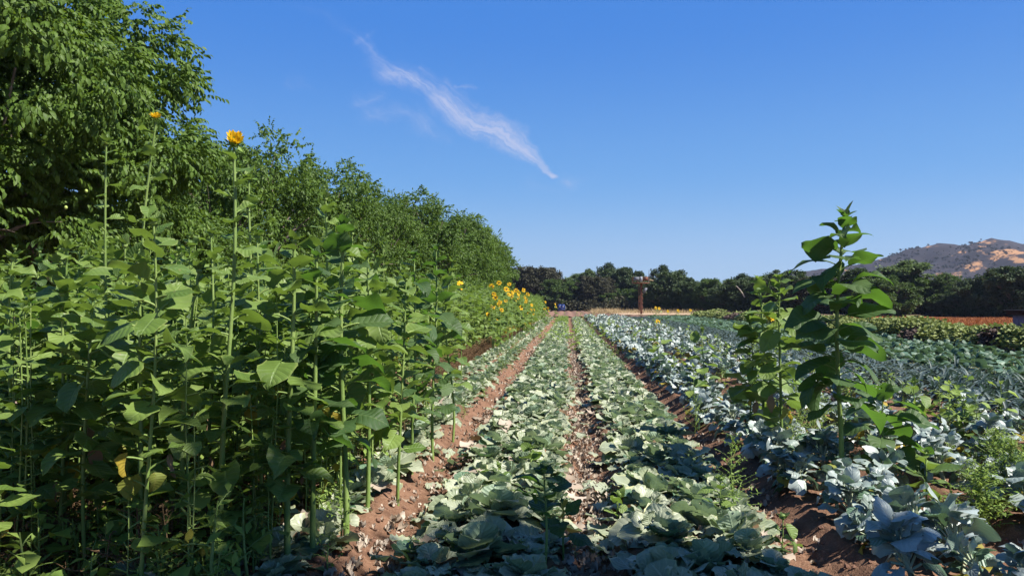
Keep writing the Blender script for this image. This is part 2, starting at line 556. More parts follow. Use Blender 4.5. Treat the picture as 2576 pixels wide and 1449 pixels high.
M['nut'] = plain_mat('green_walnut', (0.28, 0.38, 0.08), (0.36, 0.44, 0.12), 12, 0.5)
M['bark'] = plain_mat('bark', (0.13, 0.10, 0.08), (0.26, 0.21, 0.17), 6, 0.9, 0.8, 18, stretch=(1, 1, .3))
M['bark_pale'] = plain_mat('bark_pale', (0.30, 0.26, 0.22), (0.42, 0.37, 0.31), 6, 0.9, 0.8, 18, stretch=(1, 1, .3))
M['oak_a'] = leaf_mat('oak_leaf_dark', ((0.038, 0.068, 0.024), (0.078, 0.115, 0.04)), (0.07, 0.13, 0.02), 0.18, 0.6, 0.25, mott=0.3, k=.78)
M['oak_b'] = leaf_mat('oak_leaf_brown', ((0.06, 0.062, 0.036), (0.095, 0.09, 0.05)), (0.08, 0.10, 0.03), 0.15, 0.7, 0.2, mott=0.3)
M['oak_c'] = leaf_mat('willow_leaf', ((0.06, 0.11, 0.03), (0.12, 0.19, 0.045)), (0.14, 0.25, 0.03), 0.25, 0.6, 0.25, mott=0.3)
M['oak_d'] = leaf_mat('poplar_leaf', ((0.11, 0.17, 0.05), (0.16, 0.23, 0.08)), (0.2, 0.3, 0.06), 0.25, 0.6, 0.25, mott=0.3)
M['oak_hill'] = leaf_mat('hill_scrub', ((0.05, 0.055, 0.045), (0.075, 0.07, 0.06)), (0.07, 0.09, 0.04), 0.1, 0.8, 0.1)
M['grass'] = leaf_mat('grass_blade', ((0.14, 0.20, 0.05), (0.26, 0.27, 0.09)), (0.25, 0.3, 0.06), 0.25, 0.7, 0.2)
M['grass_dry'] = leaf_mat('dry_grass_blade', ((0.50, 0.38, 0.20), (0.62, 0.46, 0.26)), (0.5, 0.4, 0.2), 0.2, 0.8, 0.2)
M['shrub'] = leaf_mat('low_crop_leaf', ((0.15, 0.20, 0.055), (0.26, 0.30, 0.09)), (0.25, 0.32, 0.06), 0.22, 0.6, 0.25, mott=0.25, k=.8)
M['shrub_dead'] = leaf_mat('withered_crop_leaf', ((0.11, 0.075, 0.07), (0.17, 0.12, 0.10)), (0.15, 0.1, 0.08), 0.1, 0.8, 0.2)
M['rust'] = plain_mat('rusty_steel', (0.10, 0.038, 0.026), (0.18, 0.075, 0.045), 5, 0.8, 0.3, 30, 0.3, 0.2)
M['grey'] = plain_mat('grey_steel', (0.10, 0.11, 0.13), (0.15, 0.16, 0.19), 5, 0.8, 0.1, 30, 0.3, 0.0)
M['tan'] = plain_mat('tan_paint', (0.30, 0.22, 0.12), (0.36, 0.28, 0.16), 5, 0.6)
M['blue'] = plain_mat('blue_paint', (0.015, 0.045, 0.20), (0.02, 0.06, 0.26), 3, 0.4, 0.1, 20, 0.5)
M['white'] = plain_mat('white_paint', (0.20, 0.22, 0.26), (0.26, 0.28, 0.32), 3, 0.8)
M['decal'] = plain_mat('decal', (0.4, 0.42, 0.5), (0.5, 0.52, 0.6), 3, 0.6)
M['shed'] = plain_mat('shed_wall', (0.16, 0.17, 0.22), (0.22, 0.23, 0.29), 2.0, 0.8, 0.2, 20)
M['shed_roof'] = plain_mat('shed_roof', (0.016, 0.014, 0.013), (0.028, 0.024, 0.022), 3.0, 0.8)
M['black'] = plain_mat('black_rubber', (0.02, 0.02, 0.02), (0.035, 0.035, 0.035), 5, 0.8)

# ------------------------------------------------------------------ the ground
FUR = np.array([-2.88, -1.30, 0.20, 1.66, 3.08, 4.56, 6.02])
END_Y = 93.0


def bedshape(x, y):
    """height of the raised beds: 0 on top of a bed, down to -0.14 in a furrow"""
    z = np.zeros_like(x)
    wob = 0.05 * (vnoise(y * 0.9, y * 0 + 3.3) - 0.5)
    for f in FUR:
        d = np.abs(x + wob - f)
        z = np.minimum(z, -0.15 * (1 - np.clip((d - 0.06) / 0.26, 0, 1) ** 1.3))
    inb = (x > -3.3) & (x < 6.4)
    z = np.where(inb, z, 0)
    fade = np.clip((END_Y + 1 - y) / 2, 0, 1)
    z = z * fade
    out = np.where((x < -3.1) | (x > 6.2), -0.07, 0.0)
    return z + out * fade


def ground_z(x, y):
    x = np.asarray(x, float)
    y = np.asarray(y, float)
    near = np.clip(1 - (np.abs(y) - 8) / 60, 0.15, 1)
    z = bedshape(x, y)
    z = z + (fbm(x * 3.1, y * 3.1, 4) - 0.5) * 0.05 * near
    z = z + np.maximum(fbm(x * 15, y * 15, 3, 0.6) - 0.5, -0.1) * 0.06 * near
    return z


def gz(x, y):
    return float(ground_z(np.array([x]), np.array([y]))[0])


def lines(*segs):
    out = []
    for a, b, n in segs:
        out.append(np.linspace(a, b, n, endpoint=False))
    return np.concatenate(out)


xs = np.concatenate([-np.geomspace(4000, 14, 26)[:-1], lines((-14, -6, 40), (-6, -3.3, 45), (-3.3, 4.8, 230), (4.8, 9, 70), (9, 16, 40)), np.geomspace(16, 4000, 26)])
ys = np.concatenate([-np.geomspace(1500, 3, 14), lines((-2.5, 3.8, 14)), 3.8 * np.power(110 / 3.8, np.linspace(0, 1, 520))[:-1], np.geomspace(110, 5000, 30)])
XX, YY = np.meshgrid(xs, ys)
ZZ = ground_z(XX, YY)
far = (np.abs(XX) > 30) | (YY > 120) | (YY < -3)
ZZ = np.where(far, -0.07, ZZ)
g = Geo()
V = np.stack([XX, YY, ZZ], -1).reshape(-1, 3)
g.add(V, grid_faces(len(ys), len(xs)))
tag(g.obj('ground', [M['soil']]), 'reddish brown field soil in raised beds and furrows', kind='structure')


def sheet(name, x0, x1, y0, y1, z, mat, label, nx=20, ny=60, ragged=0.3, ridges=0.0):
    a = np.linspace(0, 1, nx)[None]
    Yv = (y0 + (y1 - y0) * np.linspace(0, 1, ny) ** 1.6)[:, None] + 0 * a
    l = x0 + (fbm(Yv * 0.35, Yv * 0 + 1.7, 3) - 0.5) * 2 * ragged
    r = x1 + (fbm(Yv * 0.35, Yv * 0 + 8.7, 3) - 0.5) * 2 * ragged
    Xv = l + (r - l) * a
    Z = z + (fbm(Xv * 0.8, Yv * 0.8, 3) - 0.5) * 0.03
    if ridges:
        Z = Z + ridges * (0.5 + 0.5 * np.cos(Xv / 1.46 * 2 * math.pi)) * (0.7 + 0.6 * fbm(Xv, Yv * 0.1))
    g = Geo()
    g.add(np.stack([Xv, Yv, Z], -1).reshape(-1, 3), grid_faces(ny, nx))
    return tag(g.obj(name, [mat]), label, kind='structure')


sheet('dirt_road', -10.8, -6.9, -6, 105, -0.028, M['road'], 'pale pinkish dirt road between the sunflowers and the walnut trees', 14, 160, 0.35)
sheet('orchard_ground', -60, -11.6, -6, 260, -0.022, plain_mat('orchard_floor', (0.10, 0.11, 0.04), (0.22, 0.17, 0.10), 0.5, 0.95, 0.8, 8), 'shaded grassy orchard floor under the walnut trees', 20, 120, 0.5)
sheet('tilled_field', -14, 22, 94.5, 178, 0.02, M['tilled'], 'bare tilled field with brown ridges beyond the crop rows', 180, 60, 0.4, 0.16)
sheet('straw_field', 6.5, 60, 105, 176, 0.20, M['straw'], 'pale straw coloured strip of ground in front of the far trees', 20, 40, 2.5)
sheet('rust_field', 17.4, 130, 24, 104, 0.02, M['orange'], 'rusty orange strip of dry ground before the trees on the right', 20, 40, 1.0)

# ------------------------------------------------------------------ the hill
px_ = [1900, 1990, 2120, 2200, 2250, 2300, 2330, 2365, 2400, 2435, 2470, 2500, 2540, 2576]
py_ = [712, 682, 668, 652, 640, 622, 613, 606, 607, 612, 602, 596, 602, 607]
rx = np.array([at_y(a, b, 900).x for a, b in zip(px_, py_)])
rz = np.array([at_y(a, b, 900).z for a, b in zip(px_, py_)])
rx = np.concatenate([[rx[0] - 250], rx, [rx[-1] + 120, rx[-1] + 400, rx[-1] + 900]])
rz = np.concatenate([[-2], rz, [62, 75, 20]])
nx, ny = 220, 130
hx = np.linspace(rx[0], rx[-1], nx)
hy = np.linspace(480, 1300, ny)
HX, HY = np.meshgrid(hx, hy)
ridge = np.interp(HX + 30 * (fbm(HX / 60, HY / 60, 3) - 0.5), rx, rz)
prof = np.where(HY < 900, np.clip((HY - 500) / 400, 0, 1) ** 1.15, np.clip((1300 - HY) / 400, 0, 1))
HZ = ridge * prof + (fbm(HX / 55, HY / 70, 5, 0.55) - 0.5) * 34 * np.sin(np.clip(prof, 0, 1) * math.pi) ** 0.8
HZ += (fbm(HX / 18, HY / 22, 4, .6) - 0.5) * 9.0 * np.clip(prof * 1.5, 0, 1) - 2.0
# the sunlit lower spur on the right
sp = np.exp(-(((HX - 505) / 120) ** 2 + ((HY - 640) / 90) ** 2))
HZ += sp * (16 + 9 * (fbm(HX / 30, HY / 30, 3) - 0.5) * 2)
g = Geo()
g.add(np.stack([HX, HY, HZ], -1).reshape(-1, 3), grid_faces(ny, nx))
m, t = new_mat('hillside')
tc = t.n('ShaderNodeTexCoord').outputs['Object']
mp = t.n('ShaderNodeMapping', {'Vector': tc, 'Scale': (0.018, 0.011, 0.05), 'Rotation': (0, 0, R(25))}).outputs[0]
sxyz = t.n('ShaderNodeSeparateXYZ', {0: tc})
big = t.noise(mp, 1.0, 5, 0.6, 0.6)
lowr = t.m('MULTIPLY', t.ss(sxyz.outputs[0], 330, 520), t.m('SUBTRACT', 1.0, t.ss(sxyz.outputs[1], 620, 880)))
big2 = t.noise(tc, 0.045, 5, 0.65, 0.5)
gr = t.ss(t.m('ADD', t.m('ADD', t.m('MULTIPLY', big, .6), t.m('MULTIPLY', big2, .45)), t.m('MULTIPLY', lowr, 0.24)), 0.605, 0.645)
dots = t.noise(tc, 0.16, 3, 0.6)
gr = t.m('MULTIPLY', gr, t.m('SUBTRACT', 1.0, t.m('MULTIPLY', t.ss(dots, 0.55, 0.62), 0.9)))
chap = t.mix(t.noise(tc, 0.08, 5, 0.65), (0.020, 0.021, 0.027), (0.046, 0.038, 0.042))
dry = t.mix(t.noise(tc, 0.05, 4), (0.30, 0.15, 0.07), (0.40, 0.23, 0.12))
p = t.n('ShaderNodeBsdfPrincipled', {'Base Color': t.mix(gr, chap, dry), 'Roughness': 0.95, 'Specular IOR Level': 0.1})
t.n('ShaderNodeOutputMaterial', {0: p.outputs[0]})
tag(g.obj('hill', [m]), 'distant hill with dark scrub and golden dry grass slopes', kind='structure')
# scrub oaks standing on the slopes: small leaf clumps
cl = Geo()
rr = np.random.default_rng(5)
th = rr.random(60) * 6.28
cz = rr.random(60) * 2 - 1
P0 = np.stack([np.cos(th) * np.sqrt(1 - cz ** 2), np.sin(th) * np.sqrt(1 - cz ** 2), cz * 0.8 + 0.6], -1) * (0.75 + 0.4 * rr.random((60, 1)))
lv = leaf(0.7, 0.6, 1, 2, 0.2, 0.3)
q = Geo()
q.inst((lv[0], lv[1], np.zeros(len(lv[1]), int), lv[2]), vrot(rr.random(60) * 6.28, rr.random(60) * 2 - 1, rr.random(60) * 2 - 1), P0)
T = q.arr()
n = 6500
X = rr.uniform(150, 800, n)
Y = rr.uniform(520, 930, n)
keep = fbm(X / 40, Y / 40, 3) > 0.47
X, Y = X[keep], Y[keep]
ix = np.clip(np.searchsorted(hx, X), 0, nx - 1)
iy = np.clip(np.searchsorted(hy, Y), 0, ny - 1)
Z = HZ[iy, ix]
s = rr.uniform(.4, 1.25, len(X)) ** 1.3
cl.inst(T, rotz(0)[None] * s[:, None, None], np.stack([X, Y, Z], -1), rr.random(len(X)))
tag(cl.obj('hillside_scrub', [M['oak_hill']]), 'dark scrub and small oaks dotted over the distant hill', 'scrub', kind='stuff')

# ------------------------------------------------------------------ trees
def ico(r=1.0, sub=1):
    ph = (1 + 5 ** .5) / 2
    V = np.array([[-1, ph, 0], [1, ph, 0], [-1, -ph, 0], [1, -ph, 0], [0, -1, ph], [0, 1, ph], [0, -1, -ph], [0, 1, -ph], [ph, 0, -1], [ph, 0, 1], [-ph, 0, -1], [-ph, 0, 1]], float)
    V /= np.linalg.norm(V[0])
    F = [[0, 11, 5], [0, 5, 1], [0, 1, 7], [0, 7, 10], [0, 10, 11], [1, 5, 9], [5, 11, 4], [11, 10, 2], [10, 7, 6], [7, 1, 8], [3, 9, 4], [3, 4, 2], [3, 2, 6], [3, 6, 8], [3, 8, 9], [4, 9, 5], [2, 4, 11], [6, 2, 10], [8, 6, 7], [9, 8, 1]]
    return V * r, np.array(F)


def sphere(n=8, m=6):
    th = np.arange(n) / n * 2 * math.pi
    ph = np.linspace(0.02, math.pi - 0.02, m)
    V = np.stack([np.sin(ph)[:, None] * np.cos(th)[None], np.sin(ph)[:, None] * np.sin(th)[None], np.cos(ph)[:, None] + 0 * th[None]], -1).reshape(-1, 3)
    return V, grid_faces(m, n, True)


def tmpl(parts):
    """parts: list of (V, F, A) -> template arrays"""
    g = Geo()
    for (V, F, A, rd) in parts:
        g.add(V, F, 0, A, rd)
    return g.arr()


def walnut_spray(seed, n=9, L=0.12, Wd=0.048, rach=0.34, nl=3):
    """one compound leaf: leaflets hanging along a rachis that grows along +Y"""
    r = np.random.default_rng(seed)
    ps = []
    for i in range(n):
        k = (i // 2 + 0.6) / (n // 2 + 0.6)
        side = 1 if i % 2 else -1
        if i == n - 1:
            az, k = math.pi / 2, 1.0
        else:
            az = math.pi / 2 + side * (1.0 - 0.45 * k + r.normal(0, .15))
        l = L * (0.75 + 0.5 * k) * r.uniform(.85, 1.15)
        V, F, A = leaf(l, Wd * r.uniform(.85, 1.2) * (.8 + .3 * k), nl, 2, 0.3, 0.6, pk=(.55, .75))
        Mx = vrot(az, -0.25 - r.random() * 0.75, side * -0.35 + r.normal(0, .3))
        bend = -0.25 * rach * k * k
        V = V @ Mx.T + np.array([0, rach * k, bend])
        ps.append((V, F, A, r.random()))
    return tmpl(ps)


def lobes(seed, rad, h0, h1, n, spread=0.72, size=(0.30, 0.5)):
    """centres and radii of leafy lobes that fill a dome from h0 to h1"""
    r = np.random.default_rng(seed)
    out = []
    cz, hz = (h0 + h1) / 2, (h1 - h0) / 2
    for i in range(n):
        az = i * 2.399 + r.normal(0, .3)
        k = (i + 0.5) / n * 1.86 - 0.93
        rr_ = math.sqrt(max(0, 1 - k * k)) ** (0.75 if k < 0 else .9)
        s = r.uniform(*size)
        c = np.array([math.cos(az) * rr_ * rad * spread * r.uniform(.8, 1.12), math.sin(az) * rr_ * rad * spread * r.uniform(.8, 1.12), cz + k * hz * 0.80])
        out.append((c, rad * s, min(rad, hz * 1.1) * s * r.uniform(.7, 1.0)))
    out.append((np.array([0, 0, cz - hz * .1]), rad * .5, hz * .55))
    return out


def crown(seed, LB, sprays, nspray, scale=1.0, droop=0.35, inner=0.18, gap=0.42, tilt=0.8, per=20, cs=0.34):
    """leafy sprays in tight clumps set on the skin of the lobes, with dark gaps between the clumps"""
    r = np.random.default_rng(seed + 100)
    g = Geo()
    w = np.array([a * a for _, a, _ in LB])
    w = w / w.sum()
    nc = nspray // per
    li = r.choice(len(LB), nc, p=w)
    C = np.array([LB[i][0] for i in li])
    RR = np.array([[LB[i][1], LB[i][1], LB[i][2]] for i in li])
    d = r.normal(size=(nc, 3))
    d[:, 2] += 0.25
    d /= np.linalg.norm(d, axis=1)[:, None]
    rad = np.where(r.random(nc) < inner, r.uniform(.3, .8, nc), r.uniform(.82, 1.08, nc))
    CP = C + d * RR * rad[:, None]
    csz = cs * r.uniform(.7, 1.35, nc)
    crn = r.random(nc)
    k = r.integers(0, nc, nspray)
    e = r.normal(size=(nspray, 3))
    e /= np.linalg.norm(e, axis=1)[:, None]
    e *= r.random((nspray, 1)) ** .45
    P = CP[k] + e * csz[k][:, None] * (1.15, 1.15, .8)
    dd = d[k] * .7 + e * .8
    az = np.arctan2(dd[:, 1], dd[:, 0]) + r.normal(0, .6, nspray)
    pitch = np.clip(dd[:, 2] * 0.7, -.6, 1) - droop + r.normal(0, .35, nspray)
    Ms = vrot(az, pitch, r.normal(0, tilt * .6, nspray)) * (scale * r.uniform(.8, 1.25, nspray))[:, None, None]
    rn = np.clip(crn[k] * .6 + r.random(nspray) * .4, 0, 1)
    for si, S in enumerate(sprays):
        m_ = np.arange(nspray) % len(sprays) == si
        g.inst(S, Ms[m_], P[m_], rn[m_])
    return g


def limbs(seed, LB, trunk_h, r0, lean=0.0, sides=7):
    r = np.random.default_rng(seed + 55)
    g = Geo()
    k = np.linspace(0, 1, 6)
    P = np.stack([lean * k, 0.05 * np.sin(k * 5), k * trunk_h], -1)
    V, F = tube(np.vstack([[P[0] - [0, 0, .3]], P]), r0 * np.array([1.5, 1.35, 1.05, .95, .9, .85, .8]), 9)
    g.add(V, F)
    top = P[-1]
    for c, a, b in LB:
        mid = top * 0.55 + c * 0.45 + r.normal(0, .12, 3) * a
        mid[2] = max(mid[2], trunk_h * .9)
        kk = np.linspace(0, 1, 7)[:, None]
        B = (1 - kk) ** 2 * top + 2 * kk * (1 - kk) * mid + kk ** 2 * c
        V, F = tube(B, r0 * np.linspace(.55, .12, 7), sides)
        g.add(V, F)
        for j in range(4):
            e = c + r.normal(0, 1, 3) * np.array([a, a, b]) * .55
            B2 = B[4] * (1 - kk) + e * kk + np.array([0, 0, 1]) * np.sin(kk * 3.14) * a * .12
            V, F = tube(B2, r0 * np.linspace(.2, .04, 7), 5)
            g.add(V, F)
    return g


def tree_root(name, cg, tg, mats, loc, rz=0, sc_=(1, 1, 1)):
    o = empty(name, loc, rz)
    tg.obj('trunk', [mats[1]], o)
    cg.obj('crown', [mats[0]], o)
    o.scale = sc_
    return o


fine = [walnut_spray(s, 11, .105, .052) for s in (1, 2, 3, 4)]
coarse = [walnut_spray(s, 7, 0.165, 0.105, 0.36, 2) for s in (11, 12, 13)]
# the near walnut tree at the left edge, in lobes set by hand
LB = lobes(21, 4.9, 1.6, 9.8, 17, 0.74, (.30, .44))
c1 = crown(21, LB, fine, 21500, 1.1, 0.26, 0.22, per=24, cs=.42)
w1 = tree_root('walnut_tree', c1, limbs(21, LB, 1.5, 0.2), (M['walnut'], M['bark']), (-13.5, 16.2, -0.05), 0.6)
tag(w1, 'large walnut tree with green nuts towering at the left edge', 'tree', 'row of walnut trees behind the sunflowers')
nutV, nutF = sphere(8, 6)
ng = Geo()
ng.add(nutV * (0.032, 0.032, 0.038), nutF)
nut_me = ng.mesh('nut', [M['nut']])
for i in range(60):
    c, a, b = LB[random.randrange(len(LB))]
    d = Vector((random.gauss(.5, .8), random.gauss(-.7, .6), random.gauss(0, .8))).normalized()
    nt = bpy.data.objects.new('nut', nut_me)
    COL.objects.link(nt)
    nt.parent = w1
    dd = rotz(-0.6) @ np.array(d)
    nt.location = Vector(c) + Vector((dd[0] * a, dd[1] * a, dd[2] * b)) * 1.0
walk = []
for i, sd_i in enumerate((31, 32, 33)):
    L_ = lobes(sd_i, 4.6, 1.0, 8.0, 20, 0.74, (.24, .42))
    walk.append(tree_root('walnut_tree', crown(sd_i, L_, coarse, 11500, .80, 0.15, 0.25, tilt=1.2, per=26, cs=.50), limbs(sd_i, L_, 1.3, 0.2), (M['walnut'], M['bark']), (0, 0, 0)))
    walk[-1]['_used'] = 0


def put_walnut(k, x, y, s, sz, rz, label, group='row of walnut trees behind the sunflowers'):
    o = walk[k] if not walk[k]['_used'] else copy_tree(walk[k])
    walk[k]['_used'] = 1
    o.location = (x, y, -0.05)
    o.rotation_euler = (0, 0, rz)
    o.scale = (s, s, sz)
    tag(o, label, 'tree', group)
    return o


def walnut_at(k, px, py_top, Y, s, rz, label):
    p = at_y(px, py_top, Y)
    return put_walnut(k, p.x, Y, s, p.z / 8.1, rz, label)


put_walnut(0, -12.9, 24.5, .66, .60, 0.4, 'shorter walnut tree just past the large one, partly behind it')
walnut_at(1, 560, 325, 29, .80, 1.0, 'walnut tree rising behind the tall yellow sunflower bud')
walnut_at(2, 815, 408, 38, .80, 2.2, 'rounded walnut tree, second to rise clear against the sky')
walnut_at(0, 930, 500, 44, .72, 5.2, 'low walnut tree between the rounded one and the broad one')
walnut_at(1, 1045, 492, 52, .95, 3.1, 'broad walnut tree in the middle of the orchard row')
walnut_at(2, 1125, 528, 61, .90, 4.4, 'walnut tree just right of the broad one')
walnut_at(0, 1165, 556, 71, .90, 0.2, 'walnut tree next to last in the orchard row')
walnut_at(1, 1198, 592, 81, .86, 5.5, 'last walnut tree, at the far end of the orchard row')
for i in range(9):
    put_walnut(i % 3, -22.5 + random.uniform(-1, 1), 14 + i * 10.5, .95, .80, random.random() * 6, 'walnut tree in the second orchard row, seen only through gaps', 'second row of walnut trees')
# the tree outside the frame on the right whose shade falls over the near beds
LS = [(c * np.array([.60, 1.1, 1]) + np.array([0, 0, 6.2]), a * .8, b) for c, a, b in lobes(77, 2.35, 0.3, 4.8, 15, .74, (.30, .44))]
so = tree_root('shade_tree', crown(77, LS, coarse, 4600, 1.05, .4, .2, per=20, cs=.34), limbs(77, LS, 5.2, .16), (M['walnut'], M['bark']), (6.9, 1.0, -0.1))
tag(so, 'tall tree beside the camera whose shade covers the nearest cabbages', 'tree')

# far trees
lf1 = leaf(0.42, 0.34, 1, 2, .3, .5)
oakS = [tmpl([(leaf(.42, .30, 2, 2, .3, .6)[0] @ vrot(np.array(a), .3 * math.sin(a * 3), .6 * math.cos(a * 5)).T + np.array([math.cos(a) * .15, math.sin(a) * .15, .1 * math.sin(a * 2)]),
               leaf(.42, .30, 2, 2, .3, .6)[1], leaf(.42, .30, 2, 2, .3, .6)[2], (a * .37) % 1) for a in (0.3 + s_, 1.6 + s_, 2.9 + s_, 4.4 + s_, 5.6 + s_)]) for s_ in (0, .5, 1.1)]
oaks = []
for i, (sd_i, n_l) in enumerate(((41, 15), (42, 18), (43, 12), (44, 16))):
    L_ = lobes(sd_i, 4.8, 0.3, 8.4, n_l + 12, .80, (.18, .38))
    o = tree_root('oak_tree', crown(sd_i, L_, oakS, 7500, .72, .1, .2, tilt=1.4, per=24, cs=.50), limbs(sd_i, L_, 1.2, .22), (M['oak_a'], M['bark']), (0, 0, 0))
    o['_used'] = 0
    oaks.append(o)
# a taller looser one (poplar, willow)
L_ = lobes(45, 2.6, 0.5, 9.5, 14, .62, (.30, .5))
o = tree_root('poplar_tree', crown(45, L_, oakS, 3800, .70, .3, .15, tilt=1.2, per=20, cs=.42), limbs(45, L_, 1.8, .16), (M['oak_d'], M['bark']), (0, 0, 0))
o['_used'] = 0
oaks.append(o)


def oak_at(k, px, py_top, Y, wpx, mat, rz, label, group='dark trees along the far edge of the fields', name=None):
    p = at_y(px, py_top, Y)
    o = oaks[k] if not oaks[k]['_used'] else copy_tree(oaks[k])
    oaks[k]['_used'] = 1
    if name:
        o.name = name
    base_r = 2.7 if k == 4 else 4.9
    base_h = 9.7 if k == 4 else 8.7
    s = wpx / 1962.0 * Y / 2 / base_r
    o.location = (p.x, Y, -0.2)
    o.rotation_euler = (0, 0, rz)
    o.scale = (s, s, p.z / base_h)
    tag(o, label, 'tree', group)
    for ch in o.children:
        if ch.name.startswith('crown'):
            ch.material_slots[0].link = 'OBJECT'
            ch.material_slots[0].material = M[mat]
    return o


far = [
    # k, px, top y, distance, width px, material, label
    (0, 1305, 675, 186, 120, 'oak_a', 'dark oak at the left end of the far tree line'),
    (1, 1350, 665, 178, 130, 'oak_b', 'brownish twiggy oak behind the yellow sunflower heads'),
    (2, 1400, 690, 190, 110, 'oak_a', 'oak whose top shows behind the blue dumpster tree'),
    (3, 1415, 702, 172, 100, 'oak_c', 'mid green tree hanging over the blue dumpster'),
    (4, 1440, 684, 196, 60, 'oak_d', 'pale green slender tree rising over the tilled field', ),
    (0, 1462, 705, 176, 90, 'oak_c', 'mid green tree left of the brown conical one'),
    (4, 1478, 672, 192, 48, 'oak_d', 'pale poplar top beside the brown conical tree'),
    (1, 1500, 690, 170, 90, 'oak_b', 'brownish conical tree in the middle of the far tree line'),
    (2, 1532, 665, 178, 110, 'oak_a', 'tall dark oak with two crowns left of the tower'),
    (0, 1560, 725, 168, 90, 'oak_c', 'low bright green bush at the foot of the tall dark oak'),
    (3, 1588, 673, 174, 90, 'oak_a', 'open topped dark oak just left of the rusty tower'),
    (1, 1650, 690, 160, 90, 'oak_a', 'dark tree right behind the rusty tower'),
    (2, 1672, 670, 150, 110, 'oak_a', 'tall dark oak first right of the rusty tower'),
    (3, 1715, 690, 148, 100, 'oak_a', 'dark oak second right of the rusty tower'),
    (0, 1765, 700, 142, 105, 'oak_a', 'dark oak third right of the rusty tower'),
    (1, 1812, 695, 136, 110, 'oak_c', 'greenish oak left of the tree with a bare white branch'),
    (2, 1860, 690, 130, 115, 'oak_a', 'dark oak with a bare white branch in its crown'),
    (3, 1910, 688, 128, 110, 'oak_a', 'dark oak behind the shorter pair of sunflowers'),
    (0, 1960, 678, 122, 120, 'oak_a', 'taller dark oak above the shorter pair of sunflowers'),
    (1, 2020, 690, 118, 130, 'oak_a', 'oak below the left foot of the hill'),
    (2, 2085, 690, 116, 140, 'oak_b', 'brownish oak behind the stem of the tallest right sunflower'),
    (3, 2160, 675, 114, 140, 'oak_a', 'dark oak behind the tallest right sunflower'),
    (4, 2262, 648, 112, 120, 'oak_d', 'light green tall tree right of the tallest right sunflower'),
    (0, 2225, 690, 108, 120, 'oak_c', 'mid green bushy tree under the light green one'),
    (1, 2310, 700, 112, 130, 'oak_c', 'green tree under the middle of the hill'),
    (2, 2380, 690, 110, 130, 'oak_c', 'rounded green tree below the golden slope'),
    (3, 2430, 735, 104, 110, 'oak_a', 'low dark tree left of the big oak at the right edge'),
    (0, 2490, 690, 102, 130, 'oak_a', 'dark oak left of the grey shed'),
    (1, 2560, 662, 98, 170, 'oak_a', 'big dark oak above the grey shed at the right edge'),
    (2, 2660, 670, 98, 170, 'oak_a', 'dark oak beyond the right edge behind the shed'),
]
for (k, px, pt, Y, w, mt, lb) in far:
    oak_at(k, px, pt, Y, w * 1.25, mt, random.random() * 6.28, lb, name='poplar_tree' if k == 4 else 'oak_tree')
# second, deeper line so the horizon stays closed
for i in range(22):
    px = 1240 + i * 66 + random.uniform(-12, 12)
    Yd = 215 - i * 3.5
    oak_at(i % 4, px, 722 + random.uniform(-8, 6), Yd, 140, 'oak_a', random.random() * 6, 'dark tree filling the second line behind the far trees', 'second line of far trees', name='oak_tree')
b = Geo()
wh = at_y(1848, 725, 127)
kk = np.linspace(0, 1, 6)[:, None]
V, F = tube(np.array([wh.x - .5, 123.5, wh.z + .3]) * (1 - kk) + np.array([wh.x + .8, 123.5, wh.z - 1.5]) * kk + np.array([[0, 0, .2]]) * np.sin(kk * 3), np.linspace(.05, .11, 6), 6)
g = Geo()
g.add(V, F)
o = g.obj('bare_branch', [M['bark_pale']])
tag(o, 'bare white dead branch poking out of a dark oak', 'branch')
# undergrowth closing the foot of the trees
r = np.random.default_rng(9)
n = 5200
px = r.uniform(1180, 2800, n)
Yb = 4 + np.interp(px, [1200, 1700, 2100, 2600, 2800], [176, 152, 116, 100, 98]) + r.normal(0, 2.5, n)
Xb = np.array([at_y(a, 762, yy).x for a, yy in zip(px, Yb)])
g = Geo()
Zb = r.random(n) ** 1.5 * (1.8 + 1.2 * vnoise(Xb * .3, Yb * .1))
for si, S in enumerate(oakS):
    m_ = np.arange(n) % 3 == si
    g.inst(S, vrot(r.random(m_.sum()) * 6.28, r.normal(0, .5, m_.sum()), r.normal(0, .8, m_.sum())) * 1.3, np.stack([Xb[m_], Yb[m_], Zb[m_]], -1), r.random(m_.sum()))
tag(g.obj('undergrowth', [M['oak_b']]), 'dark brush closing the foot of the far trees', 'undergrowth', kind='stuff')

# ------------------------------------------------------------------ sunflowers
def sun_blade(r, L, res, hang=0.0):
    nl, nu = {2: (10, 6), 1: (6, 4), 0: (3, 2)}[res]
    return leaf(L, L * r.uniform(.80, 1.12), nl, nu, fold=r.uniform(-.1, .45), bend=r.uniform(.0, .85) + hang, wave=r.uniform(.03, .11), phase=r.random() * 6,
                serr=.04 if res else 0, heart=.24 if res else 0, pk=(.40, .78))


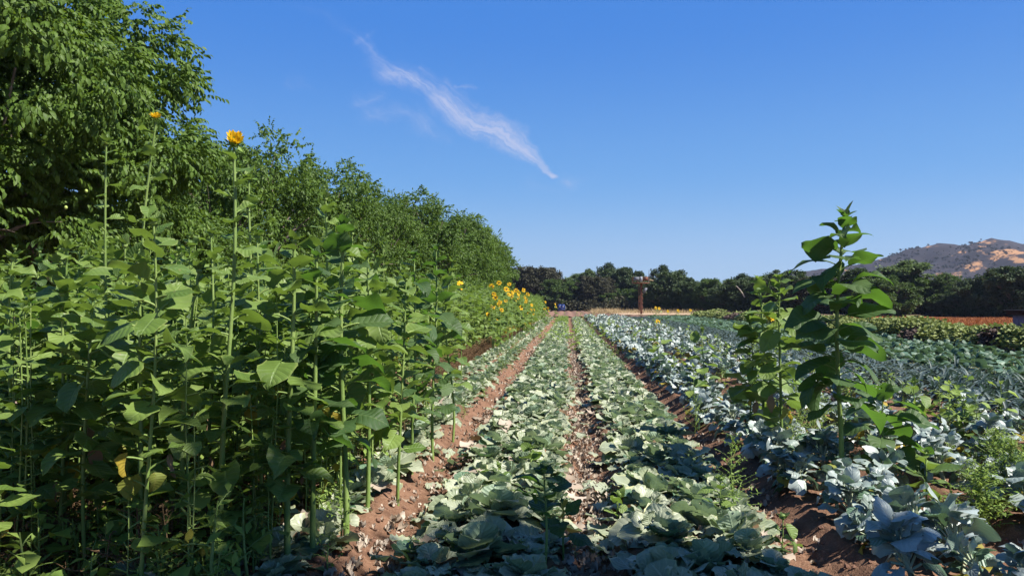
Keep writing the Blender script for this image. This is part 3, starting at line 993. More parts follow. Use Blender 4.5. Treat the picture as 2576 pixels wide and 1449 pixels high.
def flower(r, R_=0.09, opened=1.0, nodding=0.5, face=0.0, res=1):
    """head geometry at the origin, facing azimuth `face`, materials 0 petals 1 disc 2 bracts; returns three Geos"""
    N = Matrix.Rotation(face - math.pi / 2, 3, 'Z') @ Matrix.Rotation(-nodding, 3, 'X')      # local +Z is the face normal after tilt
    N = np.array(N)
    tilt = rotx(-math.pi / 2 * 0)
    gp, gd, gb = Geo(), Geo(), Geo()
    rd = R_ * .42
    sv, sf = sphere(12, 8)
    dv = sv * (rd, rd, rd * .35)
    gd.add(dv @ N.T, sf)
    bv = sv * (rd * 1.1, rd * 1.1, rd * .55) + (0, 0, -rd * .35)
    gb.add(bv @ N.T, sf)
    npet = 20 if res else 12
    for ring in range(2 if res else 1):
        for i in range(npet):
            a = (i + ring * .5) / npet * 2 * math.pi + r.normal(0, .06)
            L = R_ * r.uniform(.7, 1.05)
            V, F, A = leaf(L, L * .36, 4 if res else 2, 2, .3, r.uniform(-.3, .5), pk=(.5, .6))
            up = (1 - opened) * 1.3 + r.normal(.05, .25)
            Mx = vrot(np.array(a), up, r.normal(0, .3))
            V = V @ Mx.T + np.array([math.cos(a) * rd * .85, math.sin(a) * rd * .85, .003 * ring])
            gp.add(V @ N.T, F, 0, A, r.random())
    nb_ = (34 if opened < .5 else 18) if res else 8
    for i in range(nb_):
        a = i * 2.399 if opened < .5 else i / nb_ * 2 * math.pi + r.normal(0, .1)
        L = R_ * r.uniform(.5, .9)
        V, F, A = leaf(L, L * .45, 3, 2, .3, -.5, pk=(.3, .9))
        Mx = vrot(np.array(a), (1 - opened) * .8 + r.normal(-.1, .5 if opened < .5 else .25), r.normal(0, .3))
        V = V @ Mx.T + np.array([math.cos(a) * rd * .9, math.sin(a) * rd * .9, -rd * .3])
        gb.add(V @ N.T, F, 0, A, r.random())
    return gp, gd, gb


def sunflower_geo(seed, H, nleaf, L0, rs=0.017, res=1, bare=0.15, lean=0.0, top='tuft', upper=1.0, yel=0.10, pet=1.0, topL=0.45, hang=0.0):
    """returns stem Geo and leaf Geo (materials: 0 leaf, 1 yellow leaf, 2 petiole, 3 dry)"""
    r = np.random.default_rng(seed)
    gs, gl = Geo(), Geo()
    k = np.linspace(0, 1, 10 if res else 4)
    wob = r.normal(0, .02, 2)
    ph = r.random() * 6
    P = np.stack([lean * k ** 1.5 * H + r.normal(0, .022) * np.sin(k * 5 + ph) * H * .6, .015 * H * np.cos(k * 4 + ph), k * H - .05 * (1 - k)], -1)
    V, F = tube(P, rs * (1.15 - .62 * k), {2: 10, 1: 7, 0: 4}[res])
    gs.add(V, F)
    sp = lambda h: np.array([np.interp(h, k, P[:, i]) for i in range(3)])
    az = r.random() * 6.28
    for i in range(nleaf):
        h = bare + (0.985 - bare) * (i + .5) / nleaf
        if h < .75:
            az += math.pi if i % 2 else math.pi / 2 + r.normal(0, .2)
        else:
            az += 2.4
        a = az + r.normal(0, .25)
        young = np.clip((h - .80) / .2, 0, 1)
        old = np.clip((.35 - h) / .3, 0, 1)
        L = L0 * (1 - (1 - topL) * young ** 1.1) * (1 - .35 * old) * r.uniform(.8, 1.15)
        if h > .6:
            L *= upper if h < .93 else 1
        pl = L * (.62 * pet) * (1 - .55 * young) * r.uniform(.8, 1.2)
        elev = r.uniform(.35, .8) + .35 * young - .5 * old
        base = sp(h)
        d0 = np.array([math.cos(a) * math.cos(elev), math.sin(a) * math.cos(elev), math.sin(elev)])
        d1 = np.array([math.cos(a), math.sin(a), -.15 + .5 * young - .5 * old])
        kk = np.linspace(0, 1, 5 if res else 2)[:, None]
        PP = base + d0 * pl * kk * (1 - kk * .3) + d1 * pl * .35 * kk ** 2
        V, F = tube(PP, .0042 + .002 * (1 - young), 5 if res == 2 else 4 if res else 3)
        gl.add(V, F, 2)
        V, F, A = sun_blade(r, L * 1.08, res, hang * (1 - young))
        pitch = .5 * young + .10 - .8 * old + r.normal(0, .33) - hang * .6 * (1 - young)
        Mx = vrot(np.array(a + r.normal(0, .2)), pitch, r.normal(0, .28))
        if res == 2 and r.random() < .2:
            F = np.delete(F, r.choice(len(F), 1, replace=False), 0)
        mt = 0
        if h < bare + .16 and r.random() < yel * 1.5:
            mt = 1 if r.random() < .65 else 3
            V = V * (.7, .6, .7) if mt == 1 else V * (.35, .6, .6)
            Mx = vrot(np.array(a), -1.3, r.normal(0, .4))
        gl.add(V @ Mx.T + PP[-1], F, mt, A, r.random())
    tp = sp(1.0)
    if top in ('tuft', 'bud'):
        for i in range(7 if res else 4):
            a = i * 2.4
            V, F, A = leaf(L0 * r.uniform(.35, .6), L0 * .28, 4, 2, .4, r.uniform(-.3, .8), pk=(.5, .8))
            Mx = vrot(np.array(a), r.uniform(.5, 1.25), 0)
            gl.add(V @ Mx.T + tp, F, 0, A, .75 + .2 * r.random())
        if res:
            sv, sf = sphere(8, 6)
            gl.add(sv * .02 + tp + (0, 0, .01), sf, 2)
    return gs, gl, tp


LEAFM = [M['sun_leaf'], M['yellow_leaf'], M['stem'], M['dry_leaf']]
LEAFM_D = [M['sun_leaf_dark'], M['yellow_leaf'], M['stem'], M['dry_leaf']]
SUNS = []          # every individually built sunflower
GRP = 'sunflower plants of the left stand'


def sunflower(seed, loc, H, nleaf, L0, label, head=None, rz=0.0, group=GRP, dark=False, name='sunflower', **kw):
    o = empty(name, loc, rz)
    gs, gl, tp = sunflower_geo(seed, H, nleaf, L0, **kw)
    gs.obj('stem', [M['stem']], o)
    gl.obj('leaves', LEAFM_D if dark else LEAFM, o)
    r = np.random.default_rng(seed + 999)
    for hd in (head or []):
        dz, R_, opened, nod, face, young = hd[:6]
        off = np.array(hd[6]) if len(hd) > 6 else np.zeros(3)
        fl = empty('flower_head')
        fl.parent = o
        fl.location = Vector(tp + off) + Vector((0, 0, dz))
        gp, gd, gb = flower(r, R_, opened, nod, face - rz)
        if opened > 0.05:
            gp.obj('petals', [M['petal']], fl)
        gd.obj('disc', [M['disc_y'] if young else M['disc']], fl)
        gb.obj('bracts', [M['bract']], fl)
        if len(hd) > 6:
            kk = np.linspace(0, 1, 5)[:, None]
            V, F = tube(tp + np.array([0, 0, -.25]) + (off + [0, 0, .25]) * kk + np.array([[off[0] * .2, 0, 0]]) * np.sin(kk * 3.14), .007, 5)
            g_ = Geo()
            g_.add(V, F)
            g_.obj('branch', [M['stem']], o)
    tag(o, label, 'sunflower', group)
    SUNS.append(o)
    return o


def hero(seed, px, base_y, top_y, nleaf, L0, label, Y=None, **kw):
    if Y is None:
        b_ = ground(px, base_y, -0.03)
    else:
        b_ = at_y(px, 762, Y)
        b_.z = -0.03
    H = at_y(px, top_y, b_.y).z + .03
    return sunflower(seed, (b_.x, b_.y, gz(b_.x, b_.y)), H, nleaf, L0, label, **kw)


FACE = R(-60)     # open heads look towards the camera's right
hero(1, 572, 1462, 385, 30, .19, 'tallest sunflower in front with a half opened yellow flower against the sky', rs=.0155, res=2, bare=.06, top='none', upper=.72,
     head=[(.035, .068, .12, .8, R(-55), True)])
hero(2, 376, 1322, 300, 32, .19, 'very tall sunflower with a small opening yellow bud before the large walnut tree', rs=.0145, res=2, bare=.12, top='none', upper=.62,
     head=[(.03, .045, .15, .6, R(-70), True)])
hero(3, 262, 1290, 356, 30, .18, 'very tall sunflower with a closed green bud, leftmost of the tall ones', rs=.014, res=2, bare=.12, top='bud', upper=.6,
     head=[(.01, .06, .0, .3, R(-30), True)])
hero(4, 632, 1215, 432, 24, .20, 'tall sunflower with a spiky green bud behind the yellow flowered one', rs=.017, res=2, bare=.2, top='bud', upper=.85,
     head=[(.01, .075, .0, .25, R(-60), True)])
hero(5, 728, 1425, 618, 28, .20, 'sturdy sunflower with large leaves and a thick pale stem', rs=.019, res=2, bare=.22)
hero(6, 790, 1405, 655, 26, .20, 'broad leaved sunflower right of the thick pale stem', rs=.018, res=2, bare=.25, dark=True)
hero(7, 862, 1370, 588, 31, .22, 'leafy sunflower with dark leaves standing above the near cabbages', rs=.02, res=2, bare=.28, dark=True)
hero(8, 1003, 1255, 690, 28, .19, 'sunflower at the edge of the first furrow with a slim stem', rs=.014, res=2, bare=.25, lean=.03)
hero(9, 1092, 1150, 622, 31, .20, 'sunflower at the right corner of the near stand beside the cabbage bed', rs=.016, res=2, bare=.25, dark=True)
hero(10, 820, 1190, 520, 31, .20, 'sunflower with wide top leaves reaching up against the walnut trees', rs=.017, res=2, bare=.3)
hero(11, 345, 1470, 660, 26, .18, 'sunflower with a straight stem near the lower left', rs=.016, res=2, bare=.25)
hero(12, 450, 1445, 700, 16, .20, 'sunflower with a bright slanting stem at the bottom', rs=.017, res=2, bare=.3, lean=.06)
hero(13, 925, 1290, 640, 28, .20, 'sunflower crowded behind the dark leaved one', rs=.017, res=2, bare=.3)
hero(14, 1125, 1100, 660, 28, .20, 'sunflower leaning out over the dirt strip', rs=.015, res=2, bare=.3, lean=.04)
hero(15, 150, 1430, 730, 23, .19, 'sunflower with yellow lower leaves at the lower left', rs=.015, res=2, bare=.25, yel=.3)
hero(16, 30, 1350, 640, 26, .21, 'sunflower with a big heart shaped leaf at the left edge', rs=.016, res=2, bare=.25)
hero(17, 152, 1230, 722, 18, .22, 'sunflower with a bright spiky bud low in the left stand', rs=.014, res=2, bare=.3, top='bud', head=[(.01, .06, .05, .3, R(-80), True)])
hero(18, 525, 1330, 560, 26, .19, 'bare stemmed sunflower just left of the yellow flowered one', rs=.014, res=2, bare=.3, upper=.7)
hero(19, 1040, 1190, 640, 31, .20, 'sunflower shadowing the left cabbage bed', rs=.015, res=2, bare=.25, dark=True)
# right hand plants
fb = ground(905, 1440, -.03)
o = sunflower(70, (fb.x, fb.y, gz(fb.x, fb.y) + .03), .75, 12, .15, 'broken sunflower stalk lying on the soil at the bottom', rs=.012, res=2, bare=.1, name='fallen_sunflower', yel=.5)
o.rotation_euler = (R(12), R(82), R(25))
RG = 'sunflowers scattered in the kale rows'
hero(51, 2106, 1240, 552, 44, .29, 'tallest sunflower on the right with huge dark leaves and no flower', rs=.021, res=2, bare=.30, lean=.035, dark=True, group=RG, pet=1.0, topL=.55, hang=.25, yel=0)
hero(52, 1965, 1185, 705, 38, .21, 'sunflower of the right pair with a pale stem, nearer the camera', rs=.016, res=2, bare=.22, group=RG, hang=.1)
hero(53, 1918, 1135, 715, 36, .20, 'sunflower of the right pair with a small yellow flower', rs=.016, res=2, bare=.2, group=RG, head=[(-.42, .05, .8, .9, R(-70), True, (.10, -.06, 0))])
hero(54, 1770, 1010, 838, 16, .20, 'short sunflower alone in the pale kale row', rs=.012, res=1, bare=.1, group=RG)
hero(55, 2225, 1215, 950, 18, .28, 'short sunflower right of the tallest right one', rs=.011, res=2, bare=.15, group=RG, dark=True)
hero(56, 2300, 1100, 945, 12, .19, 'small sunflower among the kale right of the tallest one', rs=.010, res=1, bare=.1, group=RG)
hero(57, 1655, 950, 850, 12, .2, 'small leafy sunflower far along the blue kale row', rs=.010, res=1, bare=.1, group=RG)
hero(58, 1888, 1130, 800, 22, .23, 'slim sunflower left of the right pair', rs=.010, res=1, bare=.3, group=RG)
hero(59, 2330, 1265, 1110, 9, .17, 'knee high sunflower in the right furrow', rs=.008, res=1, bare=.2, group=RG)
hero(60, 2440, 1110, 1040, 9, .2, 'low bright green sunflower seedling at the edge of the leeks', rs=.008, res=1, bare=.1, group=RG)
hero(61, 1372, 1440, 1205, 9, .155, 'young sunflower with dark heart shaped leaves in the middle bed', rs=.009, res=2, bare=.5, group=RG, dark=True, topL=.8)
hero(62, 1417, 1405, 1262, 5, .12, 'smaller young sunflower beside the dark leaved one', rs=.008, res=2, bare=.45, group=RG, dark=True, topL=.8)
hero(63, 1335, 1190, 1135, 6, .13, 'tiny sunflower seedling in the middle bed', rs=.006, res=1, bare=.2, group=RG)
hero(64, 1813, 1330, 1215, 6, .11, 'thin sunflower seedling at the edge of the dark furrow', rs=.006, res=1, bare=.4, group=RG)
hero(65, 1555, 1310, 1225, 6, .10, 'thin seedling standing in the right cabbage bed', rs=.006, res=1, bare=.4, group=RG)
hero(66, 1968, 1420, 1300, 6, .10, 'thin seedling at the bottom in the dark furrow', rs=.006, res=1, bare=.4, group=RG)
hero(67, 1255, 1245, 1180, 6, .10, 'thin seedling at the left rim of the middle bed', rs=.006, res=1, bare=.3, group=RG)
# sunflowers in bloom at the far edges, seen against the trees
bloom = [(1160, 711), (1238, 716), (1255, 708), (1283, 712), (1245, 745), (1258, 757), (1275, 724), (1279, 738), (1298, 728), (1305, 735), (1315, 727), (1320, 745),
         (1288, 733), (1303, 741), (1325, 752), (1338, 765), (1310, 771), (1342, 778), (1330, 785), (1318, 797), (1372, 758), (1378, 773), (1370, 776), (1397, 764),
         (1287, 742), (1326, 738), (1253, 762), (1240, 768), (1250, 803), (1333, 811)]
for i, (px, py) in enumerate(bloom):
    Yb = float(np.interp(px, [1160, 1240, 1300, 1340, 1400], [17, 24, 32, 44, 70])) + (i % 5) * 1.3
    p = at_y(px, py, Yb)
    r_ = random.random
    pos = 'first' if i == 0 else ''
    lab = {0: 'lone open sunflower standing left of the blooming cluster', 1: 'open sunflower at the upper left of the blooming cluster', 23: 'farthest open sunflower, at the far end of the stand',
           28: 'low open sunflower below the left of the blooming cluster'}.get(i, 'sunflower with an open yellow head in the blooming cluster')
    H = p.z - .04
    sunflower(200 + i, (p.x, Yb, -.05), H, 16, .21, lab, rs=.013, res=1, bare=.25, top='none', upper=.8,
              head=[(.03, .075 + .025 * r_(), 1.0, R(60) + .5 * r_(), FACE + (r_() - .5) * 1.4, False)] + ([(.0, .065, 1.0, R(70), FACE + (r_() - .5), False, (.12 - .3 * r_(), -.1, -.22))] if i % 2 else []),
              group='sunflowers in bloom at the far end of the stand')
for i, (px, py, Yb) in enumerate([(1649, 775, 86), (1658, 776, 88), (1680, 783, 90), (1706, 782, 90), (1737, 781, 88), (1655, 824, 52), (1512, 791, 88)]):
    p = at_y(px, py, Yb)
    sunflower(260 + i, (p.x, Yb, -.05), max(p.z, .5), 12, .22, ['sunflower left of the far pair at the end of the low green row', 'sunflower right of the far pair at the end of the low green row',
              'small far sunflower right of the pair', 'third far sunflower along the low green row', 'rightmost far sunflower along the low green row',
              'sunflower with a yellow head alone among the kale', 'far sunflower without bloom before the straw strip'][i], rs=.014, res=0, bare=.1, top='none',
              head=[(.05, .15, 1.0, R(70), FACE, False)] if i < 6 else [], group='sunflowers dotted along the far crop rows')

# the crowd of the stand: eight plants copied, nearest ones as individuals
protos = []
for i in range(10):
    s_ = 400 + i
    o = sunflower(s_, (0, 0, -50), 2.0, 31 + i % 4, .148 + .015 * (i % 4), 'x', rs=.0095 + .001 * (i % 4), res=1, bare=.27 + .04 * (i % 3), dark=(i % 5 == 4), yel=.25,
                  lean=.02 * (i % 3 - 1))
    o['_used'] = 0
    protos.append(o)
spots = []
r = np.random.default_rng(12)
heroes_xy = [(o.location.x, o.location.y) for o in SUNS if o.location.z > -10]


def edge_r(y):      # right hand edge of the stand
    return np.interp(y, [4, 5.5, 7, 9, 10.5, 14, 40, 80, 90], [-1.95, -1.75, -1.7, -2.0, -3.3, -3.35, -3.2, -2.9, -2.8])


def edge_l(y):
    return np.interp(y, [4, 12, 30, 90], [-6.3, -6.5, -6.6, -6.6])


y = 4.3
while y < 91:
    gap = .40 if y < 12 else .46
    x0, x1 = edge_l(y), edge_r(y)
    x = x0
    while x < x1:
        xx, yy = x + r.normal(0, .12), y + r.normal(0, .14)
        x += (.78 if y < 8 and x < -2.3 else .50 if y < 11 else .56) * r.uniform(.7, 1.3)
        if xx > x1:
            continue
        vis = xx > -.80 * yy - .6
        if not vis:
            continue
        if y < 5.6 and r.random() < .35:
            continue
        spots.append((xx, yy))
    y += gap
spots = [p for p in spots if all((p[0] - a) ** 2 + (p[1] - b_) ** 2 > .12 ** 2 for a, b_ in heroes_xy)]


def lab_for(x, y):
    side = 'right edge' if x > edge_r(y) - .9 else 'left edge' if x < edge_l(y) + 1.2 else 'middle'
    dep = 'nearest part' if y < 7 else 'near part' if y < 10 else 'second part' if y < 15 else 'farther part'
    return {'right edge': 'leafy unopened sunflower at the path side, ', 'left edge': 'leafy unopened sunflower at the dirt road side, ', 'middle': 'leafy unopened sunflower deep in the crowd, '}[side] + dep + ' of the stand'


spots.sort(key=lambda p: p[1])
NIND = 225
for i, (x, yv) in enumerate(spots[:NIND]):
    k = i % 10
    o = protos[k] if not protos[k]['_used'] else copy_tree(protos[k])
    protos[k]['_used'] = 1
    hh = r.uniform(.84, 1.18) * (0.97 if yv < 6.5 else 1 if yv < 8.5 else 1.14)
    if r.random() < .1:
        hh *= .62
    sxy = r.uniform(.9, 1.12)
    o.location = (x, yv, gz(x, yv))
    o.rotation_euler = (0, 0, r.random() * 6.28)
    o.scale = (sxy, sxy, hh)
    o['label'] = lab_for(x, yv)
# the rest of the crowd
g = Geo()
lows = []
for i in range(5):
    gs, gl, tp = sunflower_geo(500 + i, 1.0, 18, .21, rs=.011, res=0, bare=.2)
    V, F, Mi, A = gs.arr()
    q = Geo()
    V2, F2, M2, A2 = gl.arr()
    # build at true height by stretching z only for positions
    q.add(V, F, 2, A)
    q.add(V2, F2, M2, A2)
    lows.append(q.arr())
rest = np.array(spots[NIND:])
gl_ = []
for i in range(5):
    gs, gl, tp = sunflower_geo(520 + i, 2.42, 30, .20, rs=.010, res=0, bare=.07)
    q = Geo()
    V, F, Mi, A = gs.arr()
    q.add(V, F, 2, A)
    V2, F2, M2, A2 = gl.arr()
    q.add(V2, F2, M2, A2)
    T = q.arr()
    sel = rest[i::5]
    n = len(sel)
    s = r.uniform(.9, 1.12, n)
    Ms = vrot(r.random(n) * 6.28, 0.0, 0.0) * s[:, None, None]
    g.inst(T, Ms, np.stack([sel[:, 0], sel[:, 1], sel[:, 0] * 0 - .07], -1), r.random(n))
for i in range(6):
    gs, gl, tp = sunflower_geo(560 + i, 1.45, 12, .12, rs=.0065, res=0, bare=.25, yel=.2)
    q = Geo()
    V, F, Mi, A = gs.arr()
    q.add(V, F, 2, A)
    V2, F2, M2, A2 = gl.arr()
    q.add(V2, F2, M2, A2)
    T = q.arr()
    n = 60
    yy = 4.3 + 7 * r.random(n)
    xx = r.uniform(-6.2, -1.9, n)
    s = r.uniform(.55, 1.25, n)
    Ms = vrot(r.random(n) * 6.28, 0.0, 0.0) * np.stack([s ** .5, s ** .5, s], -1)[:, :, None]
    g.inst(T, Ms, np.stack([xx, yy, ground_z(xx, yy)], -1), r.random(n))
tag(g.obj('distant_sunflower_crowd', LEAFM), 'dense mass of leafy sunflowers running back beyond the nearer plants', 'sunflowers', kind='stuff')

# ------------------------------------------------------------------ cabbages, kale
def rosette(seed, nleaf, L0, kind, res):
    """kind 'cab': flat spread pale leaves; 'kale': upright cupped blue leaves. materials 0 leaf, 1 dark leaf, 2 dry leaf, 3 stalk"""
    r = np.random.default_rng(seed)
    g = Geo()
    nl, nu = {2: (9, 8), 1: (5, 4), 0: (2, 2)}[res]
    for i in range(nleaf):
        k = (i + .5) / nleaf              # 0 inner .. 1 outer
        a = i * 2.399 + r.normal(0, .3)
        L = L0 * (.55 + .45 * k) * r.uniform(.70, 1.25)
        if kind == 'cab':
            Wd = L * r.uniform(.85, 1.1)
            pitch = 1.15 * (1 - k) ** 1.6 - .06 + r.normal(0, .17)
            bend = r.uniform(.0, .7) if k > .4 else r.uniform(-.5, .2)
            V, F, A = leaf(L, Wd, nl, nu, fold=r.uniform(-.05, .25), bend=bend, wave=.07, phase=r.random() * 6, pk=(.42, .32), ruff=.06 if res else 0, cup=r.uniform(-.2, .35))
            hgt = .02 + .10 * (1 - k)
        else:
            Wd = L * r.uniform(.85, 1.1)
            pitch = 1.25 * (1 - k) + .30 + r.normal(0, .18)
            bend = r.uniform(.6, 2.0)
            V, F, A = leaf(L, Wd, nl, nu, fold=r.uniform(-.25, .25), bend=bend, wave=.09, phase=r.random() * 6, pk=(.42, .42), ruff=.028 if res else 0, cup=r.uniform(-.8, .3))
            hgt = .06 + .13 * (1 - k)
        Mx = vrot(np.array(a), pitch, r.normal(0, .22))
        off = np.array([math.cos(a) * .02, math.sin(a) * .02, hgt])
        if kind == 'kale':        # a petiole carries the blade
            kk = np.linspace(0, 1, 4 if res else 2)[:, None]
            d = Mx @ np.array([0, 1, 0.])
            pl = L * .45
            if res:
                Vt, Ft = tube(off + d * pl * kk, .006, 4)
                g.add(Vt, Ft, 3)
            off = off + d * pl
        if res and r.random() < .35:
            F = np.delete(F, r.choice(len(F), 1 + int(r.random() * 2 * res), replace=False), 0)
        rd = r.random() * .9
        mt = 0
        if k > .45 and r.random() < (.22 if kind == 'cab' else .30):
            mt = 1
        if k > .65 and r.random() < .16:
            mt = 2
        g.add(V @ Mx.T + off, F, mt, A, rd)
    if kind == 'kale' and res:
        V, F = tube([[0, 0, -.05], [0, 0, .1], [0, 0, .2]], [.018, .016, .012], 6)
        g.add(V, F, 3)
    if kind == 'cab' and res:
        # a loose heart
        sv, sf = sphere(8, 6)
        g.add(sv * (.05, .05, .045) + (0, 0, .07), sf, 0, np.tile([0.4, 0.3, 0.5], (len(sv), 1)))
    return g


CABM = [M['cab'], M['cab_dark'], M['dry_leaf'], M['leek_stalk']]
KALM = [M['kale'], M['kale_g'], M['yellow_leaf'], M['leek_stalk']]
cab_me = [rosette(600 + i, 17 + i % 4, .225 + .022 * (i % 3), 'cab', 2).mesh('cabbage', CABM) for i in range(9)]
kal_me = [rosette(650 + i, 24 + i % 4, .150 + .015 * (i % 3), 'kale', 2).mesh('blue_kale', KALM) for i in range(8)]
cab_lo = [rosette(620 + i, 15, .24, 'cab', 1).arr() for i in range(5)]
cab_vlo = [rosette(630 + i, 14, .25, 'cab', 0).arr() for i in range(4)]
kal_lo = [rosette(670 + i, 18, .18, 'kale', 1).arr() for i in range(5)]
kal_vlo = [rosette(680 + i, 11, .23, 'kale', 0).arr() for i in range(4)]
ORD = 'first second third fourth fifth sixth seventh eighth ninth tenth eleventh twelfth'.split()


def row_spots(x0, ystart, yend, step, jx, seed, skip=.04):
    r = np.random.default_rng(seed)
    y, out = ystart, []
    while y < yend:
        if r.random() > skip:
            out.append((x0 + r.normal(0, jx), y + r.normal(0, step * .14)))
        y += step * r.uniform(.88, 1.12)
    return out


def plant_rows(rows, meshes, lo, vlo, name, cat, group, per_row, stuffname, stufflabel, mats, step, ylow=4.2, yend=92, sc_=(.85, 1.2), yfar=30, tilt=.12, skip=.04, tall=1.0):
    """rows: (x, phrase). The first per_row plants of each row are single objects, the others one mass"""
    r = np.random.default_rng(hash(len(name)) % 1000 + 5)
    mid, farl = [], []
    for ri, (x0, phrase) in enumerate(rows):
        sp_ = row_spots(x0, ylow + r.random() * .3, yend, step, .06, ri * 7 + len(name), skip + (.32 if 4.5 < x0 < 6 else .10 if 3.3 < x0 < 4.5 else 0))
        sp_ = [p for p in sp_ if p[0] < .62 * p[1] + .8 and p[0] > -.82 * p[1] - .5]
        for i, (x, yv) in enumerate(sp_):
            if i < per_row:
                o = bpy.data.objects.new(name, meshes[(i * 5 + ri * 3) % len(meshes)])
                COL.objects.link(o)
                o.location = (x, yv, gz(x, yv) - .01)
                s = r.uniform(*sc_)
                o.rotation_euler = (r.normal(0, tilt), r.normal(0, tilt), r.random() * 6.28)
                o.scale = (s, s, s * r.uniform(.85, 1.15) * tall)
                lb = (ORD[i] + ' ' + cat + ' from the near end, ' + phrase) if i < 12 else (cat + ' well past the near end, ' + phrase)
                tag(o, lb, cat, group)
            elif yv < yfar:
                mid.append((x, yv))
            else:
                farl.append((x, yv))
    g = Geo()
    for L_, TT in ((mid, lo), (farl, vlo)):
        L_ = np.array(L_)
        if not len(L_):
            continue
        for i, T in enumerate(TT):
            sel = L_[i::len(TT)]
            n = len(sel)
            s = r.uniform(*sc_, n)
            g.inst(T, vrot(r.random(n) * 6.28, r.normal(0, tilt, n), r.normal(0, tilt, n)) * (s[:, None] * np.array([1, 1, tall]))[:, :, None], np.stack([sel[:, 0], sel[:, 1], ground_z(sel[:, 0], sel[:, 1])], -1), r.random(n))
    tag(g.obj(stuffname, mats), stufflabel, cat + 's', kind='stuff')


plant_rows([(-2.45, 'left row of the bed under the sunflowers'), (-1.85, 'right row of the bed under the sunflowers'),
            (-.88, 'left row of the middle bed'), (-.55, 'centre row of the middle bed'), (-.25, 'right row of the middle bed'),
            (.67, 'left row of the bed before the dark furrow'), (.95, 'centre row of the bed before the dark furrow'), (1.28, 'right row of the bed before the dark furrow')],
           cab_me, cab_lo, cab_vlo, 'cabbage', 'cabbage', 'pale green cabbages with spread leaves', 36, 'distant_cabbage_rows', 'rows of pale cabbages running on towards the far trees', CABM, .33, sc_=(.75, 1.25), skip=.06, tall=.72, tilt=.2)
plant_rows([(2.10, 'left row of the first blue kale bed'), (2.54, 'right row of the first blue kale bed'), (3.60, 'left row of the second kale bed'), (4.02, 'right row of the second kale bed'),
            (4.98, 'left row of the weedy third kale bed'), (5.58, 'right row of the weedy third kale bed')],
           kal_me, kal_lo, kal_vlo, 'blue_kale', 'blue kale', 'blue leaved kale plants', 48, 'distant_kale_rows', 'rows of blue kale running on towards the far trees', KALM, .36, sc_=(.76, 1.2), tilt=.3, skip=.04, tall=1.35)

# broccoli-like crop further right, and leeks
plant_rows([(9.2 + i * .62, ORD[i] + ' row beyond the leeks') for i in range(8)], [rosette(690 + i, 11, .24, 'kale', 1).mesh('broccoli', [M['brass'], M['kale_g'], M['yellow_leaf'], M['leek_stalk']]) for i in range(4)],
           [rosette(695 + i, 10, .25, 'kale', 0).arr() for i in range(3)], [rosette(698 + i, 9, .26, 'kale', 0).arr() for i in range(3)], 'broccoli', 'broccoli', 'dark green broccoli plants beyond the leeks', 37,
           'distant_broccoli_rows', 'dark green broccoli rows running back beyond the leeks', [M['brass'], M['kale_g'], M['yellow_leaf'], M['leek_stalk']], .5, ylow=15.5, sc_=(1.0, 1.4), tilt=.2)


def leek_geo(seed, res=1):
    r = np.random.default_rng(seed)
    g = Geo()
    V, F = tube([[0, 0, -.05], [0, 0, .08], [0, 0, .16]], [.014, .013, .012], 6 if res else 3)
    g.add(V, F, 1)
    a0 = r.random() * 3.14
    n = 7 if res else 5
    for i in range(n):
        a = a0 + (i % 2) * math.pi + r.normal(0, .25)
        L = r.uniform(.28, .46)
        V, F, A = leaf(L, .05, 6 if res else 3, 2, .6, r.uniform(.8, 2.3), pk=(.12, .5))
        Mx = vrot(np.array(a), r.uniform(.6, 1.35), r.normal(0, .2))
        g.add(V @ Mx.T + (0, 0, .10 + .012 * i), F, 0, A, r.random())
    return g


LKM = [M['leek'], M['leek_stalk']]
leek_me = [leek_geo(700 + i).mesh('leek', LKM) for i in range(7)]
leek_lo = [leek_geo(720 + i, 0).arr() for i in range(5)]
plant_rows([(6.45 + i * .36, ORD[i] + ' leek row from the kale') for i in range(8)], leek_me, leek_lo, leek_lo, 'leek', 'leek', 'blue green leeks in rows', 37, 'distant_leek_rows',
           'mass of blue green leeks filling the field behind the kale', LKM, .17, ylow=9.8, sc_=(.9, 1.25), tilt=.12)

# ------------------------------------------------------------------ loose litter, clods
r = np.random.default_rng(31)
g = Geo()
dl = []
for i in range(5):
    V, F, A = leaf(.075, .055, 8, 6, fold=r.uniform(-.3, .9), bend=r.uniform(-2.2, 2.6), wave=.22, phase=i * 1.7, pk=(.4, .4), ruff=.14, cup=r.uniform(-1, 1))
    dl.append((V, F, np.zeros(len(F), int), A))
pos = []
for f, dens, w in ((-1.30, 13, .16), (.20, 30, .13), (1.66, 6, .15), (-.55, 7, .45), (.95, 6, .45), (3.08, 3, .2), (-2.0, 4, .5), (-2.95, 3, .3)):
    n = int(dens * 75)
    yy = 4.2 + (r.random(n) ** 1.7) * 44
    pos.append(np.stack([f + r.normal(0, w, n), yy], -1))
pos = np.concatenate(pos)
n = len(pos)
for i, T in enumerate(dl):
    sel = pos[i::5]
    k = len(sel)
    g.inst(T, vrot(r.random(k) * 6.28, r.normal(0, .35, k), r.normal(0, .5, k)) * r.uniform(.45, 1.25, k)[:, None, None], np.stack([sel[:, 0], sel[:, 1], ground_z(sel[:, 0], sel[:, 1]) + .012], -1), r.random(k))
M['litter'] = leaf_mat('bleached_leaf', ((0.34, 0.25, 0.17), (0.80, 0.68, 0.56)), (0.6, 0.45, 0.3), 0.12, 0.8, 0.2, mott=.2)
tag(g.obj('dry_leaf_litter', [M['litter']]), 'bleached dry cabbage leaves littering the furrows', 'litter', kind='stuff')
g = Geo()
iv, if_ = ico()
gl2 = Geo()
